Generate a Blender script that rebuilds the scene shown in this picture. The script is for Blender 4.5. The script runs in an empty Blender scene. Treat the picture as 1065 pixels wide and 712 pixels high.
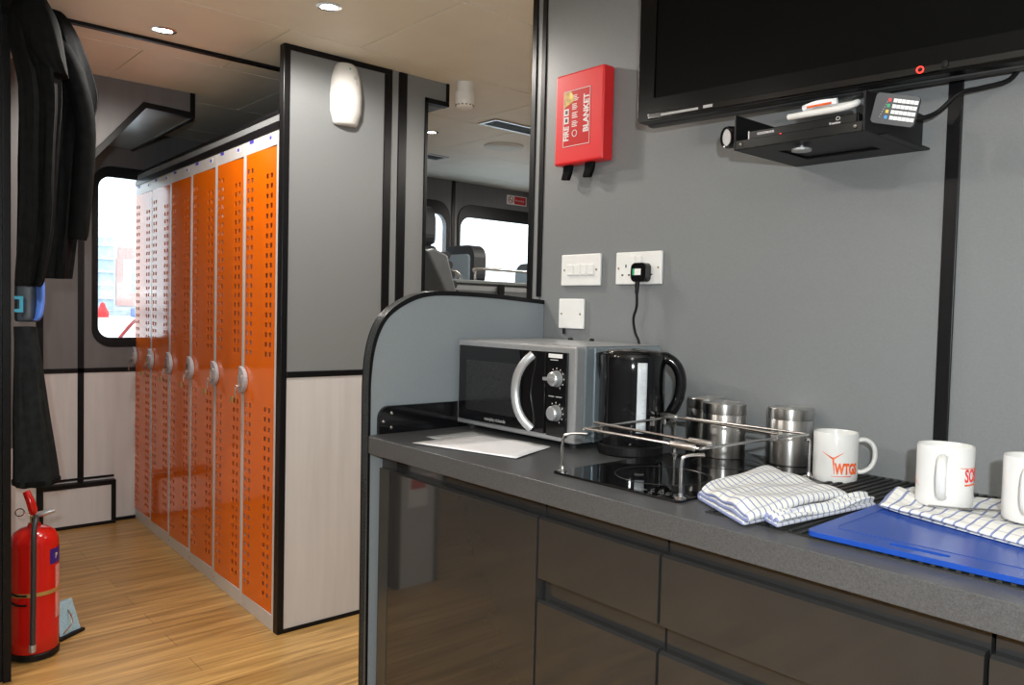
import bpy, bmesh, math, random
from mathutils import Vector, Matrix
from mathutils.geometry import tessellate_polygon
random.seed(7)
PI = math.pi
S = bpy.context.scene
COL = S.collection

# ---------------------------------------------------------------- camera
cam_d = bpy.data.cameras.new('camera'); cam = bpy.data.objects.new('camera', cam_d); COL.objects.link(cam)
S.camera = cam
yaw, pitch, roll = math.radians(48.839), math.radians(-2.281), math.radians(1.389)
fw = Vector((-math.sin(yaw)*math.cos(pitch), math.cos(yaw)*math.cos(pitch), math.sin(pitch)))
rt = fw.cross(Vector((0, 0, 1))).normalized(); up = rt.cross(fw)
c_, s_ = math.cos(roll), math.sin(roll)
r2 = c_*rt + s_*up; u2 = -s_*rt + c_*up
cam.matrix_world = Matrix(((r2.x, u2.x, -fw.x, 0), (r2.y, u2.y, -fw.y, 0), (r2.z, u2.z, -fw.z, 1.22), (0, 0, 0, 1)))
cam_d.sensor_fit = 'HORIZONTAL'; cam_d.sensor_width = 36; cam_d.lens = 830.19/1065*36
cam_d.clip_start = 0.02; cam_d.clip_end = 1000

# ---------------------------------------------------------------- world and light
W = bpy.data.worlds.new('overcast_sky'); S.world = W; W.use_nodes = True
bg = W.node_tree.nodes['Background']; bg.inputs[0].default_value = (0.86, 0.93, 1.0, 1); bg.inputs[1].default_value = 3.2

FLASH_POWER = 78.0
LAMP_POWER = 36.0
def flash(name, loc, target, power, size, color):
    d = bpy.data.lights.new(name, 'POINT'); d.shadow_soft_size = size; d.energy = power; d.color = color
    o = bpy.data.objects.new(name, d); COL.objects.link(o); o.location = loc
    o.rotation_euler = (Vector(target)-Vector(loc)).to_track_quat('-Z', 'Y').to_euler()
    return o
flash('camera_flash', (0.13, -0.08, 1.34), (-1.3, 1.5, 1.1), FLASH_POWER, 0.016, (.94, .99, 1.0))

S.view_settings.view_transform = 'Standard'; S.view_settings.look = 'None'
S.view_settings.gamma = 1; S.view_settings.use_curve_mapping = False
S.view_settings.exposure = 0.09
DOWNLIGHTS = [(-2.921, .92), (-2.313, 1.225), (-3.537, 2.484), (-1.70, -1.0), (-3.6, 4.5), (.55, -.8), (-2.4, 3.3), (-2.2, -.7), (-1.6, 2.6), (-3.0, 4.2)]  # visible downlights first, then unseen ones added to brighten room and cabin

# ---------------------------------------------------------------- materials
MATS = {}
def mat(name, col, rough=.5, metal=0, coat=0, var=0, scale=30, bump=0, stretch=None, spec=None, emit=0, alpha=None, trans=0, bscale=None):
    if name in MATS: return MATS[name]
    m = bpy.data.materials.new(name); m.use_nodes = True; nt = m.node_tree; b = nt.nodes['Principled BSDF']
    b.inputs['Base Color'].default_value = (*col, 1); b.inputs['Roughness'].default_value = rough; b.inputs['Metallic'].default_value = metal
    b.inputs['Coat Weight'].default_value = coat; b.inputs['Coat Roughness'].default_value = .06
    if spec is not None: b.inputs['Specular IOR Level'].default_value = spec
    if trans: b.inputs['Transmission Weight'].default_value = trans
    if emit: b.inputs['Emission Color'].default_value = (*col, 1); b.inputs['Emission Strength'].default_value = emit
    if var or bump:
        tc = nt.nodes.new('ShaderNodeTexCoord'); mp = nt.nodes.new('ShaderNodeMapping'); nz = nt.nodes.new('ShaderNodeTexNoise')
        nt.links.new(tc.outputs['Object'], mp.inputs[0]); nt.links.new(mp.outputs[0], nz.inputs['Vector'])
        if stretch: mp.inputs['Scale'].default_value = stretch
        nz.inputs['Scale'].default_value = scale; nz.inputs['Detail'].default_value = 5
        if var:
            rp = nt.nodes.new('ShaderNodeValToRGB')
            rp.color_ramp.elements[0].color = (*[c*(1-var) for c in col], 1); rp.color_ramp.elements[1].color = (*[min(1, c*(1+var)) for c in col], 1)
            rp.color_ramp.elements[0].position = .3; rp.color_ramp.elements[1].position = .7
            nt.links.new(nz.outputs['Fac'], rp.inputs[0]); nt.links.new(rp.outputs[0], b.inputs['Base Color'])
        if bump:
            bp = nt.nodes.new('ShaderNodeBump'); bp.inputs['Strength'].default_value = bump; bp.inputs['Distance'].default_value = .002
            nt.links.new(nz.outputs['Fac'], bp.inputs['Height']); nt.links.new(bp.outputs[0], b.inputs['Normal'])
    MATS[name] = m; return m

wall_grey = mat('grey_laminate', (.205, .215, .222), .42, var=.05, scale=350, spec=.4)
wall_grey2 = mat('blue_grey_laminate', (.25, .28, .30), .4, var=.04, scale=350, spec=.4)
wall_brown = mat('taupe_grey_laminate', (.14, .135, .14), .45, var=.08, scale=8, stretch=(1, 3, .3))
wall_pale = mat('pale_woodgrain_laminate', (.60, .575, .57), .45, var=.05, scale=10, stretch=(1, 3, .25))
black_trim = mat('black_plastic_trim', (.006, .006, .007), .34, var=.2, scale=60, spec=.22)
ceil_m = mat('cream_ceiling_panel', (.82, .80, .72), .55, var=.03, scale=6)
ceil_gap = mat('white_panel_gap', (.75, .75, .73), .4, var=.03, scale=10)
worktop_m = mat('speckled_charcoal_worktop', (.080, .081, .085), .36, var=.3, scale=520)
gloss_dark = mat('gloss_charcoal_door', (.030, .030, .030), .045, var=.04, scale=20, spec=.7)
body_dark = mat('charcoal_carcass', (.038, .037, .036), .25, var=.05, scale=20)
black_glass = mat('black_glass', (.004, .004, .005), .03, var=.1, scale=5, spec=.6)
black_gloss = mat('black_gloss_plastic', (.005, .005, .006), .10, var=.1, scale=20, spec=.4)
black_matt = mat('black_matt_plastic', (.006, .006, .0065), .42, var=.15, scale=80, spec=.25)
bezel_m = mat('tv_bezel_black', (.004, .004, .004), .22, var=.1, scale=20, spec=.10)
dark_grey_pl = mat('dark_grey_plastic', (.035, .036, .038), .45, var=.1, scale=60)
steel = mat('brushed_steel_reflection_streaks', (.60, .59, .58), .24, 1, var=.22, scale=60, stretch=(1, 1, .02))  # vertical streaks in the colour stand in for reflections of the surroundings
nt_ = steel.node_tree; b_s = nt_.nodes['Principled BSDF']; b_s.inputs['Anisotropic'].default_value = .85; b_s.inputs['Anisotropic Rotation'].default_value = .25; b_s.inputs['Roughness'].default_value = .34
tg_ = nt_.nodes.new('ShaderNodeTangent'); tg_.direction_type = 'RADIAL'; tg_.axis = 'Z'; nt_.links.new(tg_.outputs[0], b_s.inputs['Tangent'])
steel_w = mat('steel_wire', (.55, .54, .53), .25, 1, var=.05, scale=40)
chrome = mat('chrome', (.75, .74, .73), .12, 1, var=.03, scale=30)
silver = mat('silver_paint', (.46, .47, .485), .32, .55, var=.04, scale=60)
silver_b = mat('blue_silver_paint', (.36, .42, .46), .3, .6, var=.04, scale=60)
white_pl = mat('white_plastic', (.82, .82, .81), .35, var=.02, scale=30)
white_cer = mat('white_ceramic', (.72, .715, .70), .12, var=.015, scale=20, spec=.6)
paper_m = mat('white_paper', (.86, .86, .90), .7, var=.02, scale=12)
paper_g = mat('grey_paper', (.45, .47, .49), .6, var=.04, scale=12)
orange = mat('orange_locker_door', (.82, .15, .003), .11, var=.05, scale=4, spec=.6)
locker_w = mat('pale_grey_locker_frame', (.62, .60, .60), .3, var=.03, scale=15)
locker_in = mat('grey_locker_inside', (.42, .40, .40), .5, var=.1, scale=15)
red_m = mat('signal_red', (.72, .018, .022), .35, var=.03, scale=12)
red_ext = mat('gloss_red_paint', (.58, .012, .008), .16, var=.04, scale=12, spec=.6)
red_label = mat('red_label', (.55, .01, .012), .3, var=.03, scale=20)
white_ink = mat('white_ink', (.75, .70, .70), .5, var=.02, scale=20)
yellow_ink = mat('yellow_flame_ink', (.80, .45, .08), .5, var=.5, scale=60)
orange_ink = mat('orange_ink', (.85, .13, .03), .4, var=.25, scale=120)
red_ink = mat('red_ink', (.75, .04, .04), .4, var=.2, scale=120)
grey_ink = mat('grey_ink', (.42, .42, .42), .5, var=.05, scale=50)
blue_ink = mat('blue_ink', (.06, .05, .45), .5, var=.15, scale=150)
board_blue = mat('blue_polythene', (.010, .062, .36), .30, var=.06, scale=30)
cloth_black = mat('black_cloth', (.006, .0065, .007), .9, var=.3, scale=40, bump=.3, spec=.08)
cloth_dark = mat('charcoal_cloth', (.013, .016, .017), .9, var=.3, scale=40, bump=.3, spec=.08)
bag_grey = mat('slate_nylon', (.05, .065, .085), .5, var=.15, scale=25)
blue_nylon = mat('bright_blue_nylon', (.09, .22, .75), .45, var=.1, scale=25)
cyan_ink = mat('cyan_print', (.03, .28, .42), .5, var=.1, scale=25)
pale_blue = mat('pale_blue_bristle', (.33, .52, .62), .7, var=.25, scale=120, stretch=(1, 6, 1))
brass = mat('brass', (.45, .30, .12), .35, 1, var=.1, scale=50)
gold_ink = mat('tan_strap', (.42, .25, .07), .4, var=.1, scale=50)
seat_m = mat('dark_seat_vinyl', (.025, .027, .03), .5, var=.15, scale=40)
seat_g = mat('grey_seat_shell', (.16, .18, .19), .4, var=.08, scale=30)
console_m = mat('grey_console', (.13, .145, .155), .4, var=.08, scale=20)
rubber = mat('black_rubber', (.014, .015, .015), .6, var=.2, scale=100, bump=.4)
lamp_m = mat('lit_lamp_face', (1.0, .93, .82), .4, emit=14, var=0)
led_red = mat('red_led', (1.0, .03, .02), .4, emit=3)
green_ink = mat('green_ink', (.02, .35, .14), .5, var=.1, scale=90)
gauge_m = mat('frosted_gauge', (.62, .66, .70), .2, var=.15, scale=60, stretch=(1, 1, .3))
hazed_red_brick = mat('hazed_red_brick', (.66, .40, .37), .8, var=.15, scale=3)  # brick paled: outdoor haze and overexposure are put into its colour
white_render = mat('pale_render', (.72, .74, .76), .8, var=.04, scale=.5)
blue_glass = mat('hazed_blue_grey_glazing', (.48, .58, .66), .5, var=.2, scale=.8)  # glazing lightened too, haze painted into the colour
concrete = mat('hazed_quay_concrete', (.42, .46, .48), .9, var=.2, scale=1)  # concrete tone set pale for the same painted haze
water_m = mat('pale_river_water', (.75, .80, .80), .35, var=.08, scale=.3, bump=.2)
red_hull = mat('oxide_hull', (.42, .05, .05), .6, var=.1, scale=2)

def glass_mat():
    m = bpy.data.materials.new('window_glass'); m.use_nodes = True; nt = m.node_tree; nt.nodes.clear()
    o = nt.nodes.new('ShaderNodeOutputMaterial'); t = nt.nodes.new('ShaderNodeBsdfTransparent'); g = nt.nodes.new('ShaderNodeBsdfGlossy')
    t.inputs[0].default_value = (.93, .96, .96, 1); g.inputs['Roughness'].default_value = .02
    x = nt.nodes.new('ShaderNodeMixShader'); x.inputs[0].default_value = .07
    nt.links.new(t.outputs[0], x.inputs[1]); nt.links.new(g.outputs[0], x.inputs[2]); nt.links.new(x.outputs[0], o.inputs[0]); return m
glass = glass_mat()

def floor_mat():
    m = bpy.data.materials.new('oak_plank_vinyl'); m.use_nodes = True; nt = m.node_tree; b = nt.nodes['Principled BSDF']; L = nt.links.new
    tc = nt.nodes.new('ShaderNodeTexCoord'); mp = nt.nodes.new('ShaderNodeMapping'); mp.inputs['Rotation'].default_value = (0, 0, PI/2)
    L(tc.outputs['Object'], mp.inputs[0])
    br = nt.nodes.new('ShaderNodeTexBrick'); br.offset = .37; br.inputs['Scale'].default_value = 1
    br.inputs['Brick Width'].default_value = 2.6; br.inputs['Row Height'].default_value = .125; br.inputs['Mortar Size'].default_value = .0011
    br.inputs['Color1'].default_value = (.52, .33, .125, 1); br.inputs['Color2'].default_value = (.42, .255, .09, 1); br.inputs['Mortar'].default_value = (.22, .125, .045, 1)
    L(mp.outputs[0], br.inputs['Vector'])
    m2 = nt.nodes.new('ShaderNodeMapping'); m2.inputs['Scale'].default_value = (26, 1.6, 1); L(tc.outputs['Object'], m2.inputs[0])
    n = nt.nodes.new('ShaderNodeTexNoise'); n.inputs['Scale'].default_value = 1.3; n.inputs['Detail'].default_value = 8; n.inputs['Distortion'].default_value = .8; L(m2.outputs[0], n.inputs['Vector'])
    rp = nt.nodes.new('ShaderNodeValToRGB'); rp.color_ramp.elements[0].position = .32; rp.color_ramp.elements[0].color = (.62, .55, .46, 1); rp.color_ramp.elements[1].position = .68; rp.color_ramp.elements[1].color = (1.25, 1.2, 1.12, 1)
    L(n.outputs['Fac'], rp.inputs[0])
    mx = nt.nodes.new('ShaderNodeMix'); mx.data_type = 'RGBA'; mx.blend_type = 'MULTIPLY'; mx.inputs[0].default_value = 1
    L(br.outputs['Color'], mx.inputs[6]); L(rp.outputs[0], mx.inputs[7]); L(mx.outputs[2], b.inputs['Base Color'])
    b.inputs['Roughness'].default_value = .34
    return m
floor_m = floor_mat()

def towel_mat():
    m = bpy.data.materials.new('blue_check_tea_towel'); m.use_nodes = True; nt = m.node_tree; b = nt.nodes['Principled BSDF']; L = nt.links.new
    uv = nt.nodes.new('ShaderNodeUVMap'); sp = nt.nodes.new('ShaderNodeSeparateXYZ'); L(uv.outputs[0], sp.inputs[0])
    def stripe(sock, n, w):
        a = nt.nodes.new('ShaderNodeMath'); a.operation = 'MULTIPLY'; a.inputs[1].default_value = n; L(sock, a.inputs[0])
        f = nt.nodes.new('ShaderNodeMath'); f.operation = 'FRACT'; L(a.outputs[0], f.inputs[0])
        l = nt.nodes.new('ShaderNodeMath'); l.operation = 'LESS_THAN'; l.inputs[1].default_value = w; L(f.outputs[0], l.inputs[0]); return l.outputs[0]
    a = stripe(sp.outputs[0], 1, .20); c = stripe(sp.outputs[1], 1, .11)
    def mul(sock, k):
        q = nt.nodes.new('ShaderNodeMath'); q.operation = 'MULTIPLY'; q.inputs[1].default_value = k; L(sock, q.inputs[0]); return q.outputs[0]
    mxm = nt.nodes.new('ShaderNodeMath'); mxm.operation = 'MAXIMUM'; L(mul(a, .75), mxm.inputs[0]); L(mul(c, .30), mxm.inputs[1])
    mx = nt.nodes.new('ShaderNodeMix'); mx.data_type = 'RGBA'; L(mxm.outputs[0], mx.inputs[0]); mx.inputs[6].default_value = (.80, .80, .77, 1); mx.inputs[7].default_value = (.05, .10, .38, 1)
    L(mx.outputs[2], b.inputs['Base Color']); b.inputs['Roughness'].default_value = .9
    tc = nt.nodes.new('ShaderNodeTexCoord'); nz = nt.nodes.new('ShaderNodeTexNoise'); nz.inputs['Scale'].default_value = 160; L(tc.outputs['Object'], nz.inputs['Vector'])
    bp = nt.nodes.new('ShaderNodeBump'); bp.inputs['Strength'].default_value = .5; bp.inputs['Distance'].default_value = .002; L(nz.outputs['Fac'], bp.inputs['Height']); L(bp.outputs[0], b.inputs['Normal'])
    return m
towel_m = towel_mat()

# ---------------------------------------------------------------- helpers
def link(name, me, parent=None, m=None, bevel=0, smooth=False, seg=2):
    o = bpy.data.objects.new(name, me); COL.objects.link(o)
    if m: me.materials.append(m)
    if parent: o.parent = parent
    if smooth:
        for p in me.polygons: p.use_smooth = True
        me.set_sharp_from_angle(angle=math.radians(42))
    if bevel:
        b = o.modifiers.new('bevel', 'BEVEL'); b.width = bevel; b.segments = seg; b.limit_method = 'ANGLE'; b.angle_limit = .6
    return o
def obj(name, bm, m, parent=None, bevel=0, smooth=False, seg=2):
    me = bpy.data.meshes.new(name); bmesh.ops.recalc_face_normals(bm, faces=bm.faces); bm.to_mesh(me); bm.free()
    return link(name, me, parent, m, bevel, smooth, seg)
def BM(): return bmesh.new()
def bx(bm, x0, x1, y0, y1, z0, z1):
    v = [bm.verts.new(p) for p in ((x0, y0, z0), (x1, y0, z0), (x1, y1, z0), (x0, y1, z0), (x0, y0, z1), (x1, y0, z1), (x1, y1, z1), (x0, y1, z1))]
    for f in ((0, 3, 2, 1), (4, 5, 6, 7), (0, 1, 5, 4), (1, 2, 6, 5), (2, 3, 7, 6), (3, 0, 4, 7)): bm.faces.new([v[i] for i in f])
    return bm
def box(*a): return bx(BM(), *a)
def thing(name, label, cat, loc=(0, 0, 0), rz=0, group=None):
    o = bpy.data.objects.new(name, None); COL.objects.link(o); o.empty_display_size = .05
    o.location = loc; o.rotation_euler = (0, 0, rz); tag(o, label, cat, group); return o
def tag(o, label, cat, group=None):
    o['label'] = label; o['category'] = cat
    if group: o['group'] = group
    return o
def struct(name, bm, m, bevel=0, smooth=False):
    o = obj(name, bm, m, None, bevel, smooth); o['kind'] = 'structure'; return o
def dup(root, loc, label, rz=None):
    r = root.copy(); COL.objects.link(r); r.location = loc; r['label'] = label
    if rz is not None: r.rotation_euler = (0, 0, rz)
    for ch in list(root.children):
        c = ch.copy(); COL.objects.link(c); c.parent = r
        for g in list(ch.children):
            d = g.copy(); COL.objects.link(d); d.parent = c
    return r
def tube(bm, pts, r, n=8, caps=True, closed=False, sx=1, sy=1):
    pts = [Vector(p) for p in pts]; N = len(pts); rings = []; prev = None
    for i, p in enumerate(pts):
        if closed: t = pts[(i+1) % N]-pts[i-1]
        else: t = pts[min(i+1, N-1)]-pts[max(i-1, 0)]
        t.normalize()
        if prev is None:
            a = Vector((0, 0, 1)) if abs(t.z) < .9 else Vector((1, 0, 0)); u = t.cross(a).normalized()
        else: u = (prev-t*prev.dot(t)).normalized()
        prev = u; w = t.cross(u); rr = r[i] if isinstance(r, (list, tuple)) else r
        rings.append([bm.verts.new(p+rr*(sx*math.cos(2*PI*k/n)*u+sy*math.sin(2*PI*k/n)*w)) for k in range(n)])
    for i in range(N if closed else N-1):
        A, B = rings[i], rings[(i+1) % N]
        for k in range(n): bm.faces.new((A[k], A[(k+1) % n], B[(k+1) % n], B[k]))
    if caps and not closed: bm.faces.new(rings[0][::-1]); bm.faces.new(rings[-1])
    return bm
def smooth_path(pts, n=6):
    P = [Vector(p) for p in pts]; out = []
    for i in range(len(P)-1):
        a, b, c, d = P[max(i-1, 0)], P[i], P[i+1], P[min(i+2, len(P)-1)]
        for k in range(n):
            t = k/n; out.append(.5*((2*b)+(c-a)*t+(2*a-5*b+4*c-d)*t*t+(3*b-a-3*c+d)*t**3))
    out.append(P[-1]); return out
def lathe(bm, prof, n=40, c=(0, 0), cap=True):
    rings = []
    for r, z in prof:
        if r < 1e-6: rings.append([bm.verts.new((c[0], c[1], z))])
        else: rings.append([bm.verts.new((c[0]+r*math.cos(2*PI*k/n), c[1]+r*math.sin(2*PI*k/n), z)) for k in range(n)])
    for A, B in zip(rings, rings[1:]):
        for k in range(n):
            q = [A[k % len(A)], A[(k+1) % len(A)], B[(k+1) % len(B)], B[k % len(B)]]; q2 = []
            for v in q:
                if v not in q2: q2.append(v)
            if len(q2) > 2: bm.faces.new(q2)
    return bm
def rrect(u0, u1, v0, v1, r, n=6):
    if not isinstance(r, (list, tuple)): r = [r]*4
    out = []
    for (cu, cv, a), q in zip(((u1, v0, -90), (u1, v1, 0), (u0, v1, 90), (u0, v0, 180)), (r[0], r[1], r[2], r[3])):
        su = -1 if cu == u1 else 1; sv = 1 if cv == v0 else -1
        if q == 0: out.append((cu, cv)); continue
        for k in range(n+1):
            t = math.radians(a+90*k/n); out.append((cu+su*q+q*math.cos(t), cv+sv*q+q*math.sin(t)))
    return out
def plate(outline, holes, t, axis, at):
    """flat plate through outline (u,v) with holes; axis 'x': u=y,v=z, from x=at to at+t; 'y': u=x,v=z; 'z': u=x,v=y"""
    def P(u, v, w): return {'x': (w, u, v), 'y': (u, w, v), 'z': (u, v, w)}[axis]
    bm = BM(); loops = [outline]+list(holes)
    tris = tessellate_polygon([[Vector((u, v, 0)) for u, v in l] for l in loops])
    flat = [p for l in loops for p in l]
    A = [bm.verts.new(P(u, v, at)) for u, v in flat]; B = [bm.verts.new(P(u, v, at+t)) for u, v in flat]
    for a, b, c in tris:
        try: bm.faces.new((A[a], A[b], A[c])); bm.faces.new((B[c], B[b], B[a]))
        except ValueError: pass
    k = 0
    for l in loops:
        n = len(l)
        for i in range(n):
            try: bm.faces.new((A[k+i], A[k+(i+1) % n], B[k+(i+1) % n], B[k+i]))
            except ValueError: pass
        k += n
    return bm
def text(name, s, size, m, parent, loc, rot, extrude=.0002, align='LEFT', sx=1.0, mapf=None, bold=0):
    cu = bpy.data.curves.new(name, 'FONT'); cu.body = s; cu.size = size; cu.extrude = extrude; cu.align_x = align; cu.resolution_u = 3; cu.offset = bold
    t = bpy.data.objects.new(name, cu); COL.objects.link(t)
    me = bpy.data.meshes.new_from_object(t.evaluated_get(bpy.context.evaluated_depsgraph_get()))
    bpy.data.objects.remove(t)
    for v in me.vertices: v.co.x *= sx
    if mapf:
        for v in me.vertices: v.co = mapf(v.co)
    me.materials.clear()
    o = link(name, me, parent, m); o.location = loc; o.rotation_euler = rot; return o

# ================================================================= SETTING
struct('floor', box(-4.80, 1.35, -1.7, 4.9, -.03, 0), floor_m)
# ceiling of separate panels
bm = BM()
xs = [-4.81, -4.47, -3.848, -3.215, -2.605, -1.99, -1.38, -.77, -.16, .45, 1.35]
offs = [0, .62, -1.0, -1.235, -.965, -1.235, -.965, -1.235, -.965, -1.235]
for i in range(len(xs)-1):
    y = -1.7; nxt = offs[i]
    step = .618 if i == 2 else 1.235
    cuts = []
    c = offs[i]
    if i == 2: c = .935-.618*4
    while c < 4.9:
        if c > -1.6: cuts.append(c)
        c += step
    ys = [-1.7]+cuts+[4.9]
    for a, b in zip(ys, ys[1:]): bx(bm, xs[i]+.0025, xs[i+1]-.0025, a+.0025, b-.0025, 2.162, 2.18)
struct('ceiling', bm, ceil_m)
struct('trim_1', box(-4.81, 1.35, -1.7, 4.9, 2.1665, 2.20), ceil_gap)
# black ceiling strip running across between the lobby and the locker room
struct('trim_2', box(-3.062, -3.036, .45, 1.80, 2.150, 2.1619), black_trim, .002)

# hull side wall with windows
W1 = rrect(1.150, 1.72, 1.012, 1.900, .065); W2 = rrect(3.604, 4.62, 1.30, 1.915, .09); W3 = rrect(3.0, 3.495, 1.30, 1.92, .09)
o_up = [(-1.7, .855), (4.9, .855), (4.9, 2.162), (-1.7, 2.162)]
struct('wall_far', plate(o_up, [W1, W2, W3], -.06, 'x', -4.75), wall_brown)
struct('wall_far_lower', box(-4.81, -4.75, -1.7, 4.9, 0, .83), wall_pale)
struct('trim_3', box(-4.81, -4.744, -1.7, 4.9, .83, .855), black_trim)
struct('trim_4', box(-4.752, -4.744, 1.060, 1.090, .0, 2.05), black_trim)
struct('trim_5', box(-4.752, -4.744, 3.53, 3.56, .0, 2.162), black_trim)
struct('baseboard_far', box(-4.752, -4.742, -1.7, 4.9, 0, .018), black_trim)
def ring(name, inner, outer, x):
    struct(name, plate(outer, [inner], .012, 'x', x), black_trim, .003)
ring('window_1_frame', rrect(1.158, 1.712, 1.020, 1.893, .060), rrect(1.128, 1.76, .968, 1.952, .10), -4.752)
ring('window_2_frame', rrect(3.612, 4.612, 1.308, 1.907, .085), rrect(3.588, 4.70, 1.27, 2.005, .12), -4.752)
ring('window_3_frame', rrect(3.03, 3.485, 1.308, 1.907, .085), rrect(2.96, 3.515, 1.27, 2.005, .12), -4.752)
for i, r in enumerate((W1, W2, W3), 1):
    struct('window_%d' % i, plate(r, [], .005, 'x', -4.79), glass)
# other enclosing walls
struct('wall_back', box(-4.81, 1.35, -1.76, -1.70, 0, 2.162), wall_grey)
struct('wall_right', box(1.30, 1.36, -1.7, 4.9, 0, 2.162), wall_grey)
struct('wall_cabin_end', box(-4.81, 1.35, 4.84, 4.90, 0, 2.162), wall_grey)
struct('wall_behind_lockers', box(-4.75, -2.785, 1.83, 1.86, 0, 2.162), wall_brown)

# kitchen wall
struct('wall_kitchen', box(-1.700, 1.30, 1.59, 1.65, 0, 2.162), wall_grey)
struct('trim_6', box(-.602, -.577, 1.584, 1.592, .91, 2.162), black_trim, .001)
struct('trim_7', box(-1.715, -1.695, 1.586, 1.654, 1.262, 2.162), black_trim, .003)
struct('wall_kitchen_return', box(-1.745, -1.715, 1.60, 1.65, 0, 2.162), wall_grey)
struct('trim_8', box(-1.768, -1.745, 1.596, 1.654, 1.24, 2.162), black_trim, .003)
struct('baseboard_kitchen', box(.3, 1.3, 1.57, 1.59, 0, .06), black_trim)

# low curved divider at the end of the worktop
prof = [(1.59, 0), (1.588, 1.2525), (1.40, 1.264), (1.256, 1.267), (1.175, 1.262), (1.115, 1.243), (1.060, 1.207), (1.030, 1.160), (1.015, 1.10), (1.010, 1.03), (1.016, 0)]
pv = [(p.x, p.y) for p in smooth_path([(a, b, 0) for a, b in prof[1:-1]], 5)]
ol = [prof[0]]+pv+[prof[-1]]
struct('wall_divider', plate(ol, [], -.026, 'x', -1.681), wall_grey2)
lip = []
for i, (y, z) in enumerate(pv):
    ya, za = pv[max(i-1, 0)]; yb, zb = pv[min(i+1, len(pv)-1)]; L_ = math.hypot(yb-ya, zb-za); w_ = .006+.006*max(0, min(1, (z-1.05)/.2))
    lip.append((y-(zb-za)/L_*w_, z+(yb-ya)/L_*w_))
struct('trim_9', plate([(1.588, 1.2525)]+pv+[(1.016, 0), (1.022, 0)]+lip[::-1]+[(1.588, 1.2405)], [], -.034, 'x', -1.678), black_trim, .002)

# locker end panel and the strips beside it
PX = -2.745
struct('wall_panel_upper', box(PX-.03, PX, 1.30, 1.71, .975, 2.15), wall_grey)
struct('wall_panel_lower', box(PX-.03, PX, 1.30, 1.71, .01, .953), wall_pale)
bm = BM(); bx(bm, PX-.034, PX+.004, 1.278, 1.303, 0, 2.162); bx(bm, PX-.034, PX+.004, 1.303, 1.735, 2.141, 2.162); bx(bm, PX-.034, PX+.004, 1.303, 1.70, 0, .016)
bx(bm, PX-.034, PX+.004, 1.303, 1.70, .953, .976); bx(bm, PX-.034, PX+.004, 1.700, 1.735, 0, 2.141)
struct('trim_10', bm, black_trim, .002)
struct('wall_panel_strip', box(PX-.03, PX, 1.735, 1.765, 0, 2.162), wall_grey)
struct('trim_11', box(PX-.03, PX+.004, 1.765, 1.806, 0, 2.162), black_trim, .003)
struct('wall_notch_panel', plate([(1.806, 0), (1.893, 0), (1.893, 2.085), (2.000, 2.085), (2.000, 2.162), (1.806, 2.162)], [], -.03, 'x', PX), wall_grey)
bm = BM(); bx(bm, PX-.034, PX+.006, 1.893, 1.908, 0, 2.085); bx(bm, PX-.034, PX+.006, 1.893, 2.014, 2.066, 2.086); bx(bm, PX-.034, PX+.006, 1.999, 2.014, 2.086, 2.162)
struct('trim_12', bm, black_trim, .002)
struct('ceiling_box_right', box(-3.35, PX-.034, 1.893, 2.01, 2.068, 2.162), console_m)

# portal panel on the left with its slanted corner
LP = [(.46, 0), (.70, 0), (.70, 1.60), (.865, 1.782), (1.091, 2.062), (1.290, 2.062), (1.290, 2.162), (.46, 2.162)]
struct('wall_portal', plate([(.46, .62), (.70, .62)]+LP[2:], [], -.03, 'x', -3.70), wall_brown)
struct('wall_portal_lower', box(-3.73, -3.70, .46, .68, 0, .62), wall_pale)
bm = BM()
edge = [(.70, 0), (.70, 1.60), (.865, 1.782), (1.091, 2.060), (1.300, 2.052), (1.300, 2.162)]
inn = [(.675, 0), (.675, 1.61), (.843, 1.797), (1.080, 2.085), (1.278, 2.077), (1.278, 2.162)]
struct('trim_13', plate(edge+inn[::-1], [], .040, 'x', -3.735), black_trim, .002)
bm = BM()
vs = [(-3.735, 1.091, 2.062), (-3.735, 1.30, 2.053), (-3.735, 1.30, 2.162), (-3.735, 1.05, 2.162)]
ve = [(-4.745, 1.091, 2.062), (-4.745, 1.33, 2.053), (-4.745, 1.33, 2.162), (-4.745, 1.05, 2.162)]
A = [bm.verts.new(v) for v in vs]; B = [bm.verts.new(v) for v in ve]
bm.faces.new(A); bm.faces.new(B[::-1])
for i in range(4): bm.faces.new((A[i], A[(i+1) % 4], B[(i+1) % 4], B[i]))
struct('ceiling_box_left', bm, mat('satin_grey_soffit', (.20, .22, .22), .22, var=.05, scale=10))
bm = BM(); tube(bm, [(-3.735, 1.300, 2.056), (-4.745, 1.328, 2.056)], .010, 6)
struct('trim_14', bm, black_trim)

# stepped box at the foot of the hull wall
bm = BM(); bx(bm, -4.75, -4.705, .885, 1.228, .018, .232)
struct('wall_step_box', bm, wall_pale)
bm = BM(); bx(bm, -4.75, -4.700, .885, 1.24, .0, .018); bx(bm, -4.75, -4.700, 1.218, 1.242, .018, .240); bx(bm, -4.75, -4.700, .885, 1.218, .216, .240)
bx(bm, -4.75, -4.742, .885, 1.242, .250, .262)
struct('trim_15', bm, black_trim, .001)
struct('trim_16', box(-4.75, -4.69, .862, .885, 0, .25), silver, .003)

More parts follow.
